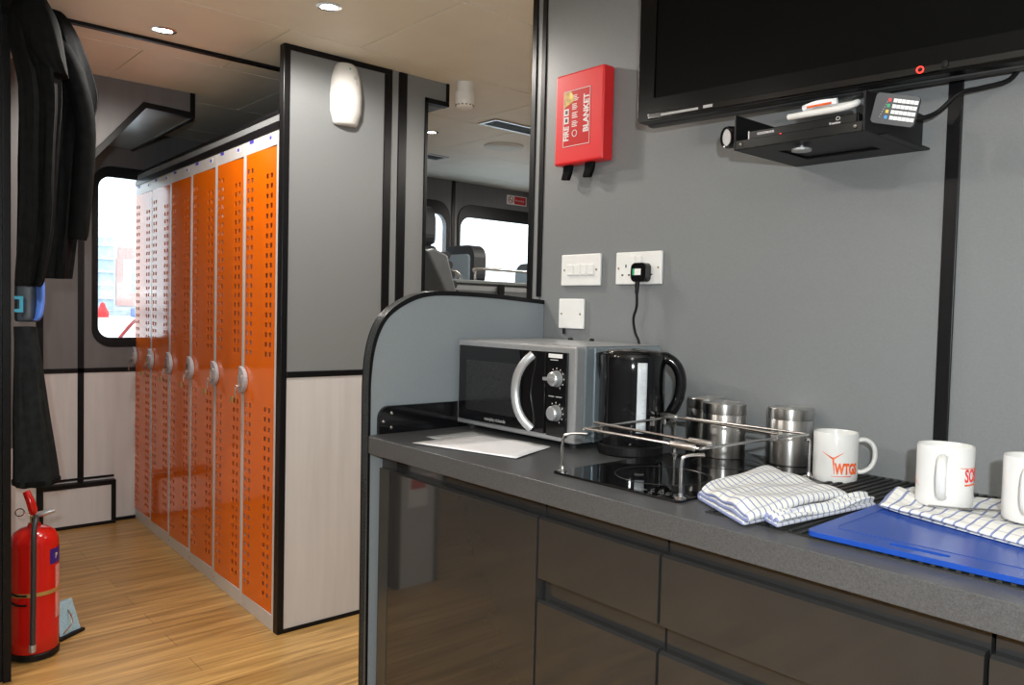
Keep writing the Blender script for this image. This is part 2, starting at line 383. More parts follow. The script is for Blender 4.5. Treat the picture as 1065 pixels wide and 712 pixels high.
# near partition at the very left of the picture
struct('wall_near_partition', box(-3.0, -2.88, -.02, .16, .0, 2.162), mat('white_post_laminate', (.50, .50, .50), .4, var=.03, scale=10))
struct('trim_17', box(-3.004, -2.876, -.04, -.02, 0, 2.162), black_trim)
struct('trim_18', box(-3.004, -2.876, .16, .18, 0, 2.162), black_trim)
struct('wall_near_partition_wing', box(-2.97, -2.93, .18, .445, 0, 2.162), black_trim)
struct('trim_19', box(-2.985, -2.915, .440, .463, 0, 2.162), black_trim, .002)
sg = thing('notice', 'small white notice with a red band on the pale post', 'sign', (-2.8799, .07, .42))
obj('notice_board', box(0, .003, -.05, .05, -.07, .07), white_pl, sg)
obj('red_band', box(.003, .0035, -.04, .04, .01, .055), red_label, sg)

# ================================================================= LOCKERS
LW = .3316; LD = .42; LH = 1.86
P0 = Vector((-2.779, 1.2794)); dv = Vector((-1.988, .076)).normalized(); rzL = math.atan2(-dv.y, -dv.x)
def door_mesh():
    cols = [.3316-s for s in (.292, .254, .110, .072)]
    x0, x1, z0, z1 = .0205, .3111, .058, 1.806
    hw, hh = .0105, .0088
    rows = [.822-.0372*k for k in range(20)]+[1.7395-.0372*k for k in range(20)]
    us = sorted([x0, x1]+[c+s for c in cols for s in (-hw, hw)]); vs = sorted([z0, z1]+[r+s for r in rows for s in (-hh, hh)])
    bm = BM(); g = [[bm.verts.new((u, 0, v)) for v in vs] for u in us]
    for i in range(len(us)-1):
        for j in range(len(vs)-1):
            uc = (us[i]+us[i+1])/2; vc = (vs[j]+vs[j+1])/2
            hole = any(abs(uc-c) < hw*.9 for c in cols) and any(abs(vc-r) < hh*.9 for r in rows)
            # the right-hand pair starts one row lower at the top of the door
            if hole and uc > .18 and vc > 1.72: hole = False
            if not hole: bm.faces.new((g[i][j], g[i+1][j], g[i+1][j+1], g[i][j+1]))
    return bm
locker = thing('locker', 'x', 'locker', (0, 0, 0), rzL, 'orange lockers in a row')
bm = BM(); bx(bm, 0, .0115, .012, LD, 0, LH); bx(bm, .0125+.3025, LW-.0005, .012, LD, 0, LH); bx(bm, .0115, .315, LD-.01, LD, 0, LH); bx(bm, .0115, .315, .012, LD-.01, LH-.01, LH)
bx(bm, .0115, .315, .03, .032, .05, LH-.01)
obj('carcass', bm, locker_in, locker)
bm = BM(); bx(bm, .0005, .020, .0, .012, 0, LH); bx(bm, .3116, LW-.0005, .0, .012, 0, LH); bx(bm, .020, .3116, .0, .012, 1.807, LH); bx(bm, .020, .3116, .0, .012, 0, .057)
fr = obj('frame', bm, locker_w, locker, .0012)
bm = BM(); lathe(bm, [(0, .0016), (.0035, .0012), (.0045, 0)], 10)
b_ = obj('rivet', bm, chrome, fr); b_.location = (.006, -.0002, .03); b_.rotation_euler = (PI/2, 0, 0)
me_ = bpy.data.meshes.new('door'); bm = door_mesh(); bm.to_mesh(me_); bm.free(); d_ = link('door', me_, locker, orange); d_.location = (0, -.0035, 0); d_.rotation_euler = (0, 0, math.radians(1.5))
sm = d_.modifiers.new('solid', 'SOLIDIFY'); sm.thickness = .004; sm.offset = -1
bm = BM(); lbl = obj('number_label', box(.235, .282, -.0006, 0, 1.830, 1.850), white_pl, fr)
lb2 = obj('number_print', box(.243, .264, -.0010, -.0006, 1.834, 1.847), blue_ink, fr)
lb3 = obj('name_label', box(.045, .085, -.0007, 0, 1.845, 1.857), blue_ink, fr)
# handle: half-oval recessed plate with swing latch and keys
hp = [(.0, .0), (.0, .110)]+[(.058*math.sin(math.radians(a)), .055+.055*math.cos(math.radians(a))) for a in range(15, 166, 15)]
h_ = obj('handle', plate(hp, [], -.016, 'y', 0), mat('pale_grey_handle', (.42, .42, .46), .3, var=.03, scale=30), d_, .006, seg=3); h_.location = (.003, -.0015, .863)
l_ = obj('latch', plate(rrect(.012, .040, .03, .08, .008), [], -.008, 'y', -.016), chrome, d_, .002); l_.location = h_.location
kb = BM(); tube(kb, [(.016+.010*math.cos(t), -.030, .026+.010*math.sin(t)) for t in [i*PI/6 for i in range(12)]], .0018, 6, closed=True)
bx(kb, .002, .014, -.032, -.029, -.02, .02); bx(kb, .016, .026, -.037, -.034, -.028, .012)
kr_ = obj('key_ring', kb, chrome, d_); kr_.location = h_.location
kt = obj('key_tag', plate(rrect(-.012, .012, -.036, -.008, .006), [], .003, 'y', -.044), gold_ink, d_); kt.location = h_.location
tb = BM(); bx(tb, .245, .262, .001, .0, 1.772, 1.79)
ords = ['orange perforated locker right beside the grey end panel', 'second orange perforated locker from the grey end panel', 'third orange perforated locker from the grey end panel', 'third orange perforated locker from the window end', 'second orange perforated locker from the window end', 'last orange locker beside the window, its top mirroring the daylight']
for i in range(6):
    p = P0+dv*(LW*(i+1))
    if i == 0: locker.location = (p.x, p.y, 0); locker['label'] = ords[0]
    else: dup(locker, (p.x, p.y, 0), ords[i])
# fascia above lockers
pe = P0+dv*(LW*6)
def along(name, z0, z1, off, m, thick=.02):
    bm = BM(); n = Vector((-dv.y, dv.x))
    if n.y > 0: n = -n
    a = P0+dv*.002; b = pe
    v = []
    for z in (z0, z1):
        for q in (a+n*off, b+n*off, b-n*thick, a-n*thick): v.append(bm.verts.new((q.x, q.y, z)))
    for f in ((0, 1, 2, 3), (7, 6, 5, 4), (0, 4, 5, 1), (1, 5, 6, 2), (2, 6, 7, 3), (3, 7, 4, 0)): bm.faces.new([v[k] for k in f])
    return struct(name, bm, m)
along('trim_20', 1.8605, 1.889, .004, black_trim, .45); along('trim_21', 1.889, 1.916, .0, wall_grey, .45); along('trim_22', 1.916, 1.930, .004, black_trim, .45)

# ================================================================= KITCHEN UNITS
CY = 1.03
def jdoor(bm, x0, x1, z0, z1): # door with a slanted top edge
    pr = [(CY, z0), (CY, z1-.004), (CY+.006, z1), (CY+.02, z1), (CY+.02, z0)]
    A = [bm.verts.new((x0, y, z)) for y, z in pr]; B = [bm.verts.new((x1, y, z)) for y, z in pr]
    n = len(pr); bm.faces.new(A[::-1]); bm.faces.new(B)
    for i in range(n): bm.faces.new((A[i], B[i], B[(i+1) % n], A[(i+1) % n]))
    return bm
def unit(x0, x1, kind, label):
    t = thing('kitchen_cabinet', label, 'cabinet', (0, 0, 0), 0, 'gloss grey kitchen units')
    obj('body', box(x0+.001, x1-.001, CY+.0215, 1.585, .10, .868), gloss_dark, t)
    obj('plinth', box(x0+.001, x1-.001, CY+.07, CY+.09, 0, .10), body_dark, t)
    if kind == 'door': obj('door', jdoor(BM(), x0+.0015, x1-.0015, .104, .832), gloss_dark, t)
    else:
        for z0, z1 in ((.7145, .832), (.410, .6725), (.104, .372)): obj('drawer', jdoor(BM(), x0+.0015, x1-.0015, z0, z1), gloss_dark, t)
    return t
c1 = unit(-1.612, -1.092, 'door', 'gloss grey cabinet with one full-height door at the curved divider end')
obj('end_filler', box(-1.655, -1.614, CY, CY+.02, .0, .832), mat('gloss_charcoal_filler', (.05, .05, .047), .12, var=.05, scale=20), c1)
obj('side_panel', box(-1.677, -1.612, CY+.0215, 1.585, .0, .868), body_dark, c1)
unit(-1.089, -.801, 'drawers', 'narrow gloss grey drawer unit under the hob')
unit(-.798, -.322, 'drawers', 'wide gloss grey drawer unit under the folded tea towel and blue board')
unit(-.319, .25, 'door', 'gloss grey cabinet cut off by the right edge of the picture')

# worktop with rounded front edge and rounded end corner
ol = rrect(-1.678, .80, .997, 1.588, [0, 0, 0, .035], 6)
wt = obj('worktop', plate(ol, [], .040, 'z', .870), worktop_m, None, .010, seg=4)
tag(wt, 'long speckled charcoal worktop over the kitchen units', 'worktop')
us_ = thing('upstand', 'glossy black upstand screwed to the curved divider at the worktop end', 'upstand', (-1.680, 1.035, .9105))
obj('upstand_board', plate(rrect(.0, .545, 0, .068, [0, 0, .030, 0], 6), [], .012, 'x', 0), black_gloss, us_, .001)
for y, z in ((.035, .050), (.012, .030), (.035, .014)):
    bm = BM(); lathe(bm, [(0, .002), (.003, .0016), (.0045, 0)], 10); q = obj('screw', bm, chrome, us_); q.location = (.0125, y, z); q.rotation_euler = (0, PI/2, 0)

# ================================================================= HOB AND SEA RAIL
hob = thing('hob', 'black glass two-ring hob set into the worktop', 'hob', (-1.09, 1.065, .9102))
obj('glass_top', plate(rrect(0, .295, 0, .505, .004, 2), [], .0045, 'z', 0), black_glass, hob, .0008)
for cx_, cy_, r in ((.147, .145, .088), (.147, .36, .07)):
    bm = BM(); tube(bm, [(cx_+r*math.cos(t), cy_+r*math.sin(t), .0046) for t in [i*PI/24 for i in range(48)]], .0006, 4, closed=True)
    obj('cooking_zone_ring', bm, mat('faint_ring_print', (.02, .02, .02), .3, var=.1, scale=30), hob)
bm = BM()
for k in range(5): bx(bm, .205+.016*k, .212+.016*k, .020, .0225, .0045, .0049)
for k in range(4): bx(bm, .215+.016*k, .218+.016*k, .030, .036, .0045, .0049)
obj('touch_controls', bm, mat('dim_control_print', (.12, .12, .12), .4, var=.1, scale=30), hob)

rail = thing('hob_rail', 'steel wire pan guard rail on posts round the black hob', 'rail', (0, 0, 0))
def post(x, y, dx, dy, top=.988):
    bm = BM(); tube(bm, smooth_path([(x, y, .9165), (x, y, top-.014), (x+dx*.25, y+dy*.25, top-.001), (x+dx, y+dy, top)], 5), .0028, 8)
    q = obj('post', bm, steel_w, rail, smooth=True)
    bm = BM(); lathe(bm, [(0, .9148), (.010, .9148), (.010, .917), (.005, .919), (.004, .925), (0, .926)], 14, (x, y)); obj('post_foot', bm, steel_w, q)
post(-1.078, 1.078, .03, .035); post(-.800, 1.078, .02, .035); post(-.766, 1.432, -.002, -.012); post(-1.070, 1.415, .002, -.012)
def rod(a, b, r=.0026, z=.998):
    bm = BM(); tube(bm, smooth_path([(*a, z-.010), (*a, z) if len(a) == 2 else a, (*b, z) if len(b) == 2 else b, (*b, z-.010)], 4), r, 8)
    return obj('rod', bm, steel_w, rail, smooth=True)
zr = .998
R4 = [(-1.052, 1.108), (-.787, 1.108), (-.768, 1.428), (-1.066, 1.412)]
def straight(a, b, z0, z1, r=.0026):
    bm = BM(); tube(bm, [(a[0], a[1], z0), (b[0], b[1], z1)], r, 8); return obj('rod', bm, steel_w, rail, smooth=True)
straight(R4[0], R4[1], zr, zr); straight((-1.07, 1.155), (-.775, 1.13), zr+.006, zr+.006); straight(R4[0], R4[3], zr, zr); straight(R4[1], R4[2], zr, zr); straight(R4[2], R4[3], zr, zr)
straight((-1.070, 1.37), (-.78, 1.34), zr+.006, zr+.006)
def clamp(p, q, z):
    bm = BM(); tube(bm, [(p[0], p[1], z), (q[0], q[1], z)], .0058, 10); obj('clamp', bm, steel, rail, smooth=True)
clamp((-.845, 1.108), (-.797, 1.108), zr); clamp((-.825, 1.134), (-.775, 1.130), zr+.006); clamp((-1.072, 1.371), (-1.03, 1.365), zr+.006)
clamp((-.777, 1.325), (-.775, 1.355), zr)
for p in ((-1.065, 1.33), (-1.066, 1.37), (-1.058, 1.16)):
    bm = BM(); bx(bm, p[0]-.004, p[0]+.004, p[1]-.003, p[1]+.003, zr-.014, zr+.006); obj('clip', bm, steel_w, rail, .001)

# ================================================================= MICROWAVE
mw = thing('microwave', 'silver microwave oven with black glass door on the worktop', 'microwave', (-1.668, 1.272, .9105))
MWW, MWD, MWH = .431, .293, .232
ft = .014
obj('casing', box(0, MWW, .030, MWD, ft, MWH), silver_b, mw, .004)
bm = BM(); bx(bm, 0, MWW, .0, .030, ft, MWH)
obj('front_frame', bm, silver, mw, .004)
bm = BM(); bx(bm, .002, MWW+.0, .032, MWD-.002, MWH-.0005, MWH+.0015); obj('top_cover', bm, silver, mw, .001)
bm = BM()
for z in (.06, .10, .14, .18): pass
bx(bm, MWW-.0002, MWW+.004, .10, .112, .03, MWH-.03); bx(bm, MWW-.0002, MWW+.003, .06, .063, ft, MWH-.003)
obj('side_rib', bm, silver_b, mw, .001)
dr = obj('door', box(.017, .342, -.010, .0, ft+.014, MWH-.014), black_glass, mw, .002)
obj('door_window', box(.050, .245, -.0106, -.010, ft+.04, MWH-.05), mat('dark_mesh_glass', (.02, .021, .022), .12, var=.3, scale=400), dr)
text('brand_lettering', 'morphy richards', .0120, grey_ink, dr, (.126, -.0104, ft+.021), (PI/2, 0, 0))
bm = BM(); pts = []
for k in range(15):
    t = -1+2*k/14; pts.append((.303-.036*(1-t*t), -.012-.022*(1-t**4), .035+ (t+1)/2*(MWH-.058)))
tube(bm, pts, .0100, 12, sx=.4, sy=1.0)
obj('handle', bm, silver, dr, smooth=True)
pn = obj('control_panel', box(.347, .409, -.008, .0, ft+.012, MWH-.014), black_gloss, mw, .0015)
for z, nm in ((.158, 'power_knob'), (.080, 'timer_knob')):
    bm = BM(); lathe(bm, [(0, .018), (.013, .018), (.016, .015), (.0175, .004), (.019, 0)], 28)
    if nm == 'power_knob': bx(bm, -.021, .012, -.0035, .0035, .016, .024)
    k = obj(nm, bm, silver, pn, smooth=False); k.location = (.3785, -.008, z); k.rotation_euler = (PI/2, 0, 0)
    bm = BM()
    for a in range(0, 300, 30):
        t = math.radians(a-60); r = .0235; x = .3785+r*math.cos(t); zz = z+r*math.sin(t); bx(bm, x-.001, x+.001, -.0086, -.008, zz-.0015, zz+.0015)
    obj('dial_marks', bm, white_ink, pn)
bm = BM(); obj('panel_print', bx(bm, .357, .382, -.0086, -.008, .199, .2012), grey_ink, pn); obj('panel_print', box(.354, .372, -.0086, -.008, .116, .118), grey_ink, pn); obj('panel_print', box(.377, .397, -.0086, -.008, .116, .118), grey_ink, pn)
obj('sticker', box(.352, .396, -.0095, -.008, .205, .214), white_pl, pn)
for x in (.03, MWW-.03):
    for y in (.03, MWD-.03):
        bm = BM(); lathe(bm, [(0, 0), (.011, 0), (.012, ft), (0, ft)], 14, (x, y)); obj('foot', bm, rubber, mw)
for x, y in ((.13, .285), (.20, .295)):
    bm = BM(); lathe(bm, [(0, MWH), (.006, MWH), (.007, MWH+.006), (0, MWH+.009)], 12, (x, y)); obj('spacer', bm, black_matt, mw)

# ================================================================= KETTLE
kx, ky = -1.154, 1.366
phi = math.radians(35)
kt_ = thing('kettle', 'glossy black jug kettle standing beside the microwave', 'kettle', (kx, ky, .9103), phi)
bm = BM(); lathe(bm, [(0, 0), (.070, 0), (.072, .004), (.072, .020), (.069, .024), (0, .024)], 48); obj('power_base', bm, black_matt, kt_, smooth=False)
bm = BM(); lathe(bm, [(0, .0245), (.070, .0245), (.0715, .032), (.0720, .06), (.0720, .12), (.0720, .18), (.0735, .215), (.070, .222), (.064, .223), (0, .223)], 56); kbody = obj('jug', bm, black_gloss, kt_, smooth=True)
bm = BM(); lathe(bm, [(0, .233), (.03, .232), (.055, .229), (.062, .2255), (.063, .2232), (0, .2232)], 40); obj('lid', bm, black_gloss, kt_, smooth=True)
bm = BM(); tube(bm, [(-.058, 0, .10), (-.061, 0, .15), (-.066, 0, .195), (-.071, 0, .2225)], [.006, .012, .017, .014], 14, sx=1.5, sy=.8); obj('spout', bm, black_gloss, kt_, smooth=True)
bm = BM(); hpts = smooth_path([(.058, 0, .214), (.078, 0, .212), (.097, 0, .195), (.106, 0, .165), (.102, 0, .128), (.088, 0, .098), (.070, 0, .080)], 6)
tube(bm, hpts, [.017]*6+[.0155]*(len(hpts)-12)+[.013]*6, 14, sx=1.15, sy=.8); obj('handle', bm, black_gloss, kt_, smooth=True)
# water gauge wrapped on the side of the jug
ga = math.radians(-68)
bm = BM(); rows_ = []
for k in range(9):
    z = .055+.15*k/8; w = .0105; R_ = .0728
    rows_.append([bm.verts.new((R_*math.cos(ga+a), R_*math.sin(ga+a), z)) for a in (-w/R_, -w/R_*.4, w/R_*.4, w/R_)])
for A, B in zip(rows_, rows_[1:]):
    for i in range(3): bm.faces.new((A[i], A[i+1], B[i+1], B[i]))
g_ = obj('water_gauge', bm, gauge_m, kt_, smooth=True); q = g_.modifiers.new('s', 'SOLIDIFY'); q.thickness = .003; q.offset = 0
bm = BM()
for k in range(9):
    z = .07+.014*k; a = ga+.05; R_ = .0747; P = Vector((R_*math.cos(a), R_*math.sin(a), z)); tn = Vector((-math.sin(a), math.cos(a), 0))
    v = [bm.verts.new(P+tn*s*.0035+Vector((0, 0, u))) for s, u in ((-1, -.0005), (1, -.0005), (1, .0005), (-1, .0005))]; bm.faces.new(v)
obj('gauge_marks', bm, grey_ink, g_)
bm = BM()
a0 = ga+.16
for k in range(8):
    a = a0-.04-k*.035; R_ = .0724; P = Vector((R_*math.cos(a), R_*math.sin(a), .043)); tn = Vector((-math.sin(a), math.cos(a), 0))
    v = [bm.verts.new(P+tn*s*.0010+Vector((0, 0, u))) for s, u in ((-1, -.0018), (1, -.0018), (1, .0018), (-1, .0018))]; bm.faces.new(v)
obj('brand_mark', bm, grey_ink, kt_)

# ================================================================= CANISTERS
can = thing('canister', 'brushed steel canister standing on the hob in front of the darker one', 'canister', (-.997, 1.492, .9152), 0, 'steel storage canisters')
bm = BM(); lathe(bm, [(0, 0), (.0445, 0), (.046, .002), (.046, .092), (.0455, .093), (0, .093)], 48); obj('body', bm, steel, can, smooth=True)
bm = BM(); lathe(bm, [(0, .0935), (.0458, .0935), (.0462, .0942), (.0462, .1155), (.0452, .1165), (0, .1168)], 48); ld = obj('lid', bm, steel, can, smooth=True)
dup(can, (-1.076, 1.5425, .9152), 'brushed steel canister half hidden at the back beside the kettle')
dup(can, (-.868, 1.5405, .9152), 'brushed steel canister standing alone left of the printed mug')

# ================================================================= PAPERS
def sheet(name, pts, z, m, label):
    bm = BM(); A, B, C_, D = [Vector((x, y, 0)) for x, y in pts]; N = 8
    g = [[bm.verts.new(((A*(1-i/N)+B*(i/N))*(1-j/N)+(D*(1-i/N)+C_*(i/N))*(j/N))+Vector((0, 0, z+.0006*math.sin(i*.9)*math.sin(j*.7)))) for j in range(N+1)] for i in range(N+1)]
    for i in range(N):
        for j in range(N): bm.faces.new((g[i][j], g[i+1][j], g[i+1][j+1], g[i][j+1]))
    o = obj(name, bm, m, None, smooth=True); q = o.modifiers.new('s', 'SOLIDIFY'); q.thickness = .0004; q.offset = -1
    return tag(o, label, 'paper')
sheet('grey_paper_sheet', [(-1.575, 1.108), (-1.34, 1.105), (-1.33, 1.262), (-1.585, 1.262)], .9115, paper_g, 'grey sheet lying under the white paper on the worktop')
sheet('paper_sheet', [(-1.512, 1.026), (-1.235, 1.098), (-1.300, 1.262), (-1.530, 1.245)], .9132, paper_m, 'white sheet of paper lying in front of the microwave')

# ================================================================= MUGS
def mug(loc, hdir, label):
    t = thing('mug', label, 'mug', loc, hdir, 'white printed mugs')
    bm = BM(); R_ = .0405; Hh = .093
    lathe(bm, [(0, .004), (.032, .003), (.034, 0), (.038, .0), (.0400, .004), (R_, .012), (R_, Hh-.003), (R_-.001, Hh), (R_-.003, Hh-.0005), (R_-.0042, Hh-.004), (R_-.0045, .012), (.030, .0075), (0, .007)], 56)
    obj('cup', bm, white_cer, t, smooth=True)
    bm = BM(); tube(bm, smooth_path([(.036, 0, .077), (.052, 0, .080), (.066, 0, .070), (.070, 0, .050), (.064, 0, .030), (.050, 0, .019), (.037, 0, .018)], 6), .0062, 12, sx=1.15, sy=.75)
    obj('handle', bm, white_cer, t, smooth=True)
    return t
def wrap(a0, z0, R_=.0407):
    def f(co):
        a = a0+co.x/R_; return Vector(((R_+co.z)*math.cos(a), (R_+co.z)*math.sin(a), z0+co.y))
    return f
def blade(bm, a0, z0, pts, R_=.0409):
    vs = []
    for x, y in pts:
        a = a0+x/R_; vs.append(bm.verts.new((R_*math.cos(a), R_*math.sin(a), z0+y)))
    bm.faces.new(vs)
def strip_poly(bm, a0, z0, p, q, w0, w1, n=8, R_=.0409):
    for k in range(n):
        t0, t1 = k/n, (k+1)/n
        def P(t, s):
            x = p[0]+(q[0]-p[0])*t; y = p[1]+(q[1]-p[1])*t; dx, dy = q[0]-p[0], q[1]-p[1]; L_ = math.hypot(dx, dy); w = w0+(w1-w0)*t
            return (x-dy/L_*w*s, y+dx/L_*w*s)
        blade(bm, a0, z0, [P(t0, -1), P(t1, -1), P(t1, 1), P(t0, 1)], R_)
def logo(t, a0, small=1):
    text('lettering', 'WTGS', .0275, orange_ink, t, (0, 0, 0), (0, 0, 0), .0002, 'LEFT', .58, wrap(a0+.09, .0185), bold=.0014)
    bm = BM()
    hub = (0, .028); 
    strip_poly(bm, a0, .018, hub, (-.021, .040), .0016, .0003); strip_poly(bm, a0, .018, hub, (.019, .041), .0016, .0003); strip_poly(bm, a0, .018, hub, (.003, -.001), .0017, .0006)
    blade(bm, a0, .018, [(-.002, .027), (.002, .027), (.0015, .031), (-.0015, .031)])
    obj('turbine_emblem', bm, orange_ink, t)
    bm = BM(); strip_poly(bm, a0, .018, (-.003, -.005), (.036, -.004), .0004, .0008, 14)
    obj('underline', bm, red_ink, t)
# direction from a mug to the camera
def face(loc): return math.atan2(-loc[1], -loc[0])
m1 = (-.736, 1.477, .9105); f1 = face(m1)
h1 = f1+math.radians(98)
t1 = mug(m1, h1, 'white mug with an orange turbine and WTGS print beside the folded towel')
logo(t1, f1-h1-.10)
m2 = (-.485, 1.330, .9347); f2 = face(m2); h2 = f2-math.radians(4)
t2 = mug(m2, h2, 'white mug with its handle towards the viewer on the checked towel')
text('lettering', 'SOS', .0275, red_ink, t2, (0, 0, 0), (0, 0, 0), .0002, 'LEFT', .60, wrap(f2-h2+.72, .042), bold=.0006)
bm = BM(); strip_poly(bm, f2-h2+.72, .042, (-.008, .021), (.03, .020), .0004, .0008, 10); strip_poly(bm, f2-h2+.72, .042, (0, -.005), (.03, -.004), .0012, .0012, 10)
strip_poly(bm, f2-h2-1.35, .030, (-.01, .012), (.014, -.002), .0012, .0003, 10)
obj('printed_lines', bm, orange_ink, t2)
m3 = (-.363, 1.330, .9347); f3 = face(m3); h3 = f3-math.radians(8)
mug(m3, h3, 'white mug cut off by the right edge of the picture')

# ================================================================= BOARD, MAT, TOWELS
bm = BM(); bx(bm, -.735, .05, 1.055, 1.565, .9103, .9115)
for k in range(52):
    x = -.728+k*.015; bx(bm, x, x+.006, 1.058, 1.562, .9115, .9140)
tag(obj('draining_mat', bm, rubber), 'black ribbed rubber mat under the blue board', 'mat')
bd = thing('chopping_board', 'blue plastic chopping board lying on the black ribbed mat', 'chopping board', (-.563, 1.050, .9142), math.radians(2.2))
slot = rrect(.105, .180, .020, .032, .0055, 5)
obj('board', plate(rrect(0, .58, 0, .410, .012, 5), [slot], .0075, 'z', 0), board_blue, bd, .0015)
bm = BM(); tube(bm, [(.0+x, .0+y, .0073) for x, y in rrect(.022, .56, .045, .365, .012, 4)], .0011, 6, closed=True); obj('juice_groove', bm, mat('darker_blue_groove', (.008, .048, .28), .35, var=.05, scale=30), bd)

def towel(name, quad, zbase, layers, t, label, seed, per_u, per_v, lift=0, curl=0):
    """one cloth folded back and forth; folds lie along the first side of the quad"""
    rnd = random.Random(seed); A, B, C_, D = [Vector((x, y, 0)) for x, y in quad]
    N = 18; prof = []
    for L_ in range(layers):
        z = t*.5+L_*t
        inset = .03*L_*(1 if L_ % 2 else .4)
        seq = [i/N for i in range(N+1)]
        if L_ % 2: seq = seq[::-1]
        for s in seq: prof.append((min(1, max(0, s)) , z, L_))
        if L_ < layers-1:
            end = seq[-1]; sg_ = 1 if end == 1 else -1
            for k in (1, 2, 3):
                a = PI*k/4; prof.append((end+sg_*.028*math.sin(a), z+t/2-t/2*math.cos(a), L_+k/4))
    M_ = 26; bm = BM(); uvl = bm.loops.layers.uv.new('UVMap'); rows = []; lens = [0]
    dep = (D-A).length; wid = (B-A).length
    for a, b in zip(prof, prof[1:]): lens.append(lens[-1]+math.hypot((b[0]-a[0])*dep, b[1]-a[1]))
    ph = [rnd.uniform(0, 6) for _ in range(8)]
    for (s, z, L_) in prof:
        r = []
        for j in range(M_+1):
            w = j/M_
            sh = .012*math.sin(L_*1.7+ph[0])*(1 if L_ else .3)
            ww = w*(1-.03*L_)+.015*L_+sh*.5
            ss = s+.012*math.sin(w*5+ph[1]+L_)
            P = (A*(1-ww)+B*ww)*(1-ss)+(D*(1-ww)+C_*ww)*ss
            puff = (L_/max(1, layers-1))*(.004*math.sin(s*7+ph[2])*math.sin(w*6+ph[3])+.0025*math.sin(s*15+w*9+ph[4]))
            droop = -.35*t*layers*max(0, abs(w-.5)*2-.82)/.18*(L_/max(1, layers))
            r.append(bm.verts.new((P.x, P.y, zbase+max(t*.45, z+puff+droop)+lift*(L_/max(1, layers-1))*s*.004)))
        rows.append(r)
        if curl:
            for j, v in enumerate(r): v.co.z += curl*math.exp(-(j/M_/.075)**2)*(.3+.7*max(0, math.sin(s*6.5-.6)))*(.4+.6*L_/layers)
    for i in range(len(rows)-1):
        for j in range(M_):
            f = bm.faces.new((rows[i][j], rows[i][j+1], rows[i+1][j+1], rows[i+1][j]))
            for lp, (a, b) in zip(f.loops, ((i, j), (i, j+1), (i+1, j+1), (i+1, j))): lp[uvl].uv = (b/M_*wid/per_u, lens[a]/per_v)
    o = obj(name, bm, towel_m, None, smooth=True)
    q = o.modifiers.new('s', 'SOLIDIFY'); q.thickness = t*.62; q.offset = 0
    q = o.modifiers.new('sub', 'SUBSURF'); q.levels = 1; q.render_levels = 1
    return tag(o, label, 'towel', 'blue checked tea towels')
towel('tea_towel', [(-.645, 1.020), (-.622, 1.30), (-.812, 1.385), (-.785, 1.105)], .9103, 3, .0105, 'folded blue checked tea towel on the worktop left of the blue board', 3, .0145, .030)
towel('tea_towel', [(-.603, 1.040), (-.576, 1.30), (-.604, 1.33), (-.632, 1.058)], .9150, 2, .0085, 'narrow blue checked towel tucked against the larger folded one', 5, .0145, .030)
towel('tea_towel', [(-.560, 1.265), (-.24, 1.175), (-.22, 1.46), (-.585, 1.43)],   .9218, 3, .0040, 'blue checked tea towel spread under two mugs on the board', 9, .019, .020, curl=.022)
bm = BM(); tube(bm, smooth_path([(-.49, 1.285, 00.9373), (-.45, 1.295, 00.9398), (-.41, 1.33, 00.9393), (-.385, 1.36, 00.9373)], 5), .0019, 8, sx=1.6, sy=.7)
tube(bm, [(-.385, 1.36, 00.9373), (-.378, 1.368, 00.9368), (-.36, 1.388, 00.9365), (-.352, 1.397, 0.9373)], [.002, .010, .012, .003], 12, sx=1, sy=.3)
tag(obj('teaspoon', bm, steel_w, None, smooth=True), 'steel teaspoon lying on the checked towel between two mugs', 'spoon')

# ================================================================= THINGS ON THE KITCHEN WALL
WY = 1.5898
fb = thing('fire_blanket', 'red fire blanket case on the grey kitchen wall', 'fire blanket', (-1.612, WY, 1.622))
obj('case', box(0, .180, -.042, 0, 0, .245), red_m, fb, .006, seg=3)
lab = obj('label', box(.033, .134, -.0426, -.042, .045, .198), red_label, fb)
bm = BM()
for a in ((.034, .133, .195, .1965), (.034, .133, .0465, .048), (.034, .0355, .048, .195), (.1315, .133, .048, .195)): bx(bm, a[0], a[1], -.0431, -.0426, a[2], a[3])
obj('label_border', bm, white_ink, lab)
rv = (PI/2, -PI/2, 0)
text('lettering', 'FIRE', .026, white_ink, lab, (.0545, -.0428, .062), rv, bold=.0008, sx=.85)
text('lettering', 'BLANKET', .027, white_ink, lab, (.1275, -.0428, .078), rv, bold=.0008, sx=.88)
bm = BM(); bx(bm, .037, .054, -.0431, -.0426, .109, .127); bx(bm, .037, .054, -.0431, -.0426, .131, .149); pg_ = obj('pictogram', bm, white_ink, lab)
bm = BM(); bx(bm, .041, .050, -.0434, -.0431, .113, .123); bx(bm, .041, .050, -.0434, -.0431, .135, .145); obj('pictogram_detail', bm, dark_grey_pl, lab)
obj('flame_print', plate([(.037, .152), (.075, .168), (.068, .185), (.06, .194), (.037, .194)], [], -.0006, 'y', -.0426), yellow_ink, lab)
bm = BM()
for i in range(4):
    for j in range(4):
        z = .098+i*.023+j*.0045; bx(bm, .066, .088+random.uniform(-.006, .004), -.0429, -.0426, z, z+.0022)
tube(bm, [(.0775+.0085*math.cos(t), -.0428, .080+.0085*math.sin(t)) for t in [i*PI/9 for i in range(18)]], .0014, 5, closed=True)
obj('instruction_print', bm, white_ink, lab)
for x in (.016, .098):
    bm = plate([(x+.006, .004), (x+.004, -.018), (x-.003, -.037), (x+.024, -.040), (x+.034, -.020), (x+.038, .004)], [], -.012, 'y', -.016)
    obj('pull_tape', bm, cloth_black, fb, .003)

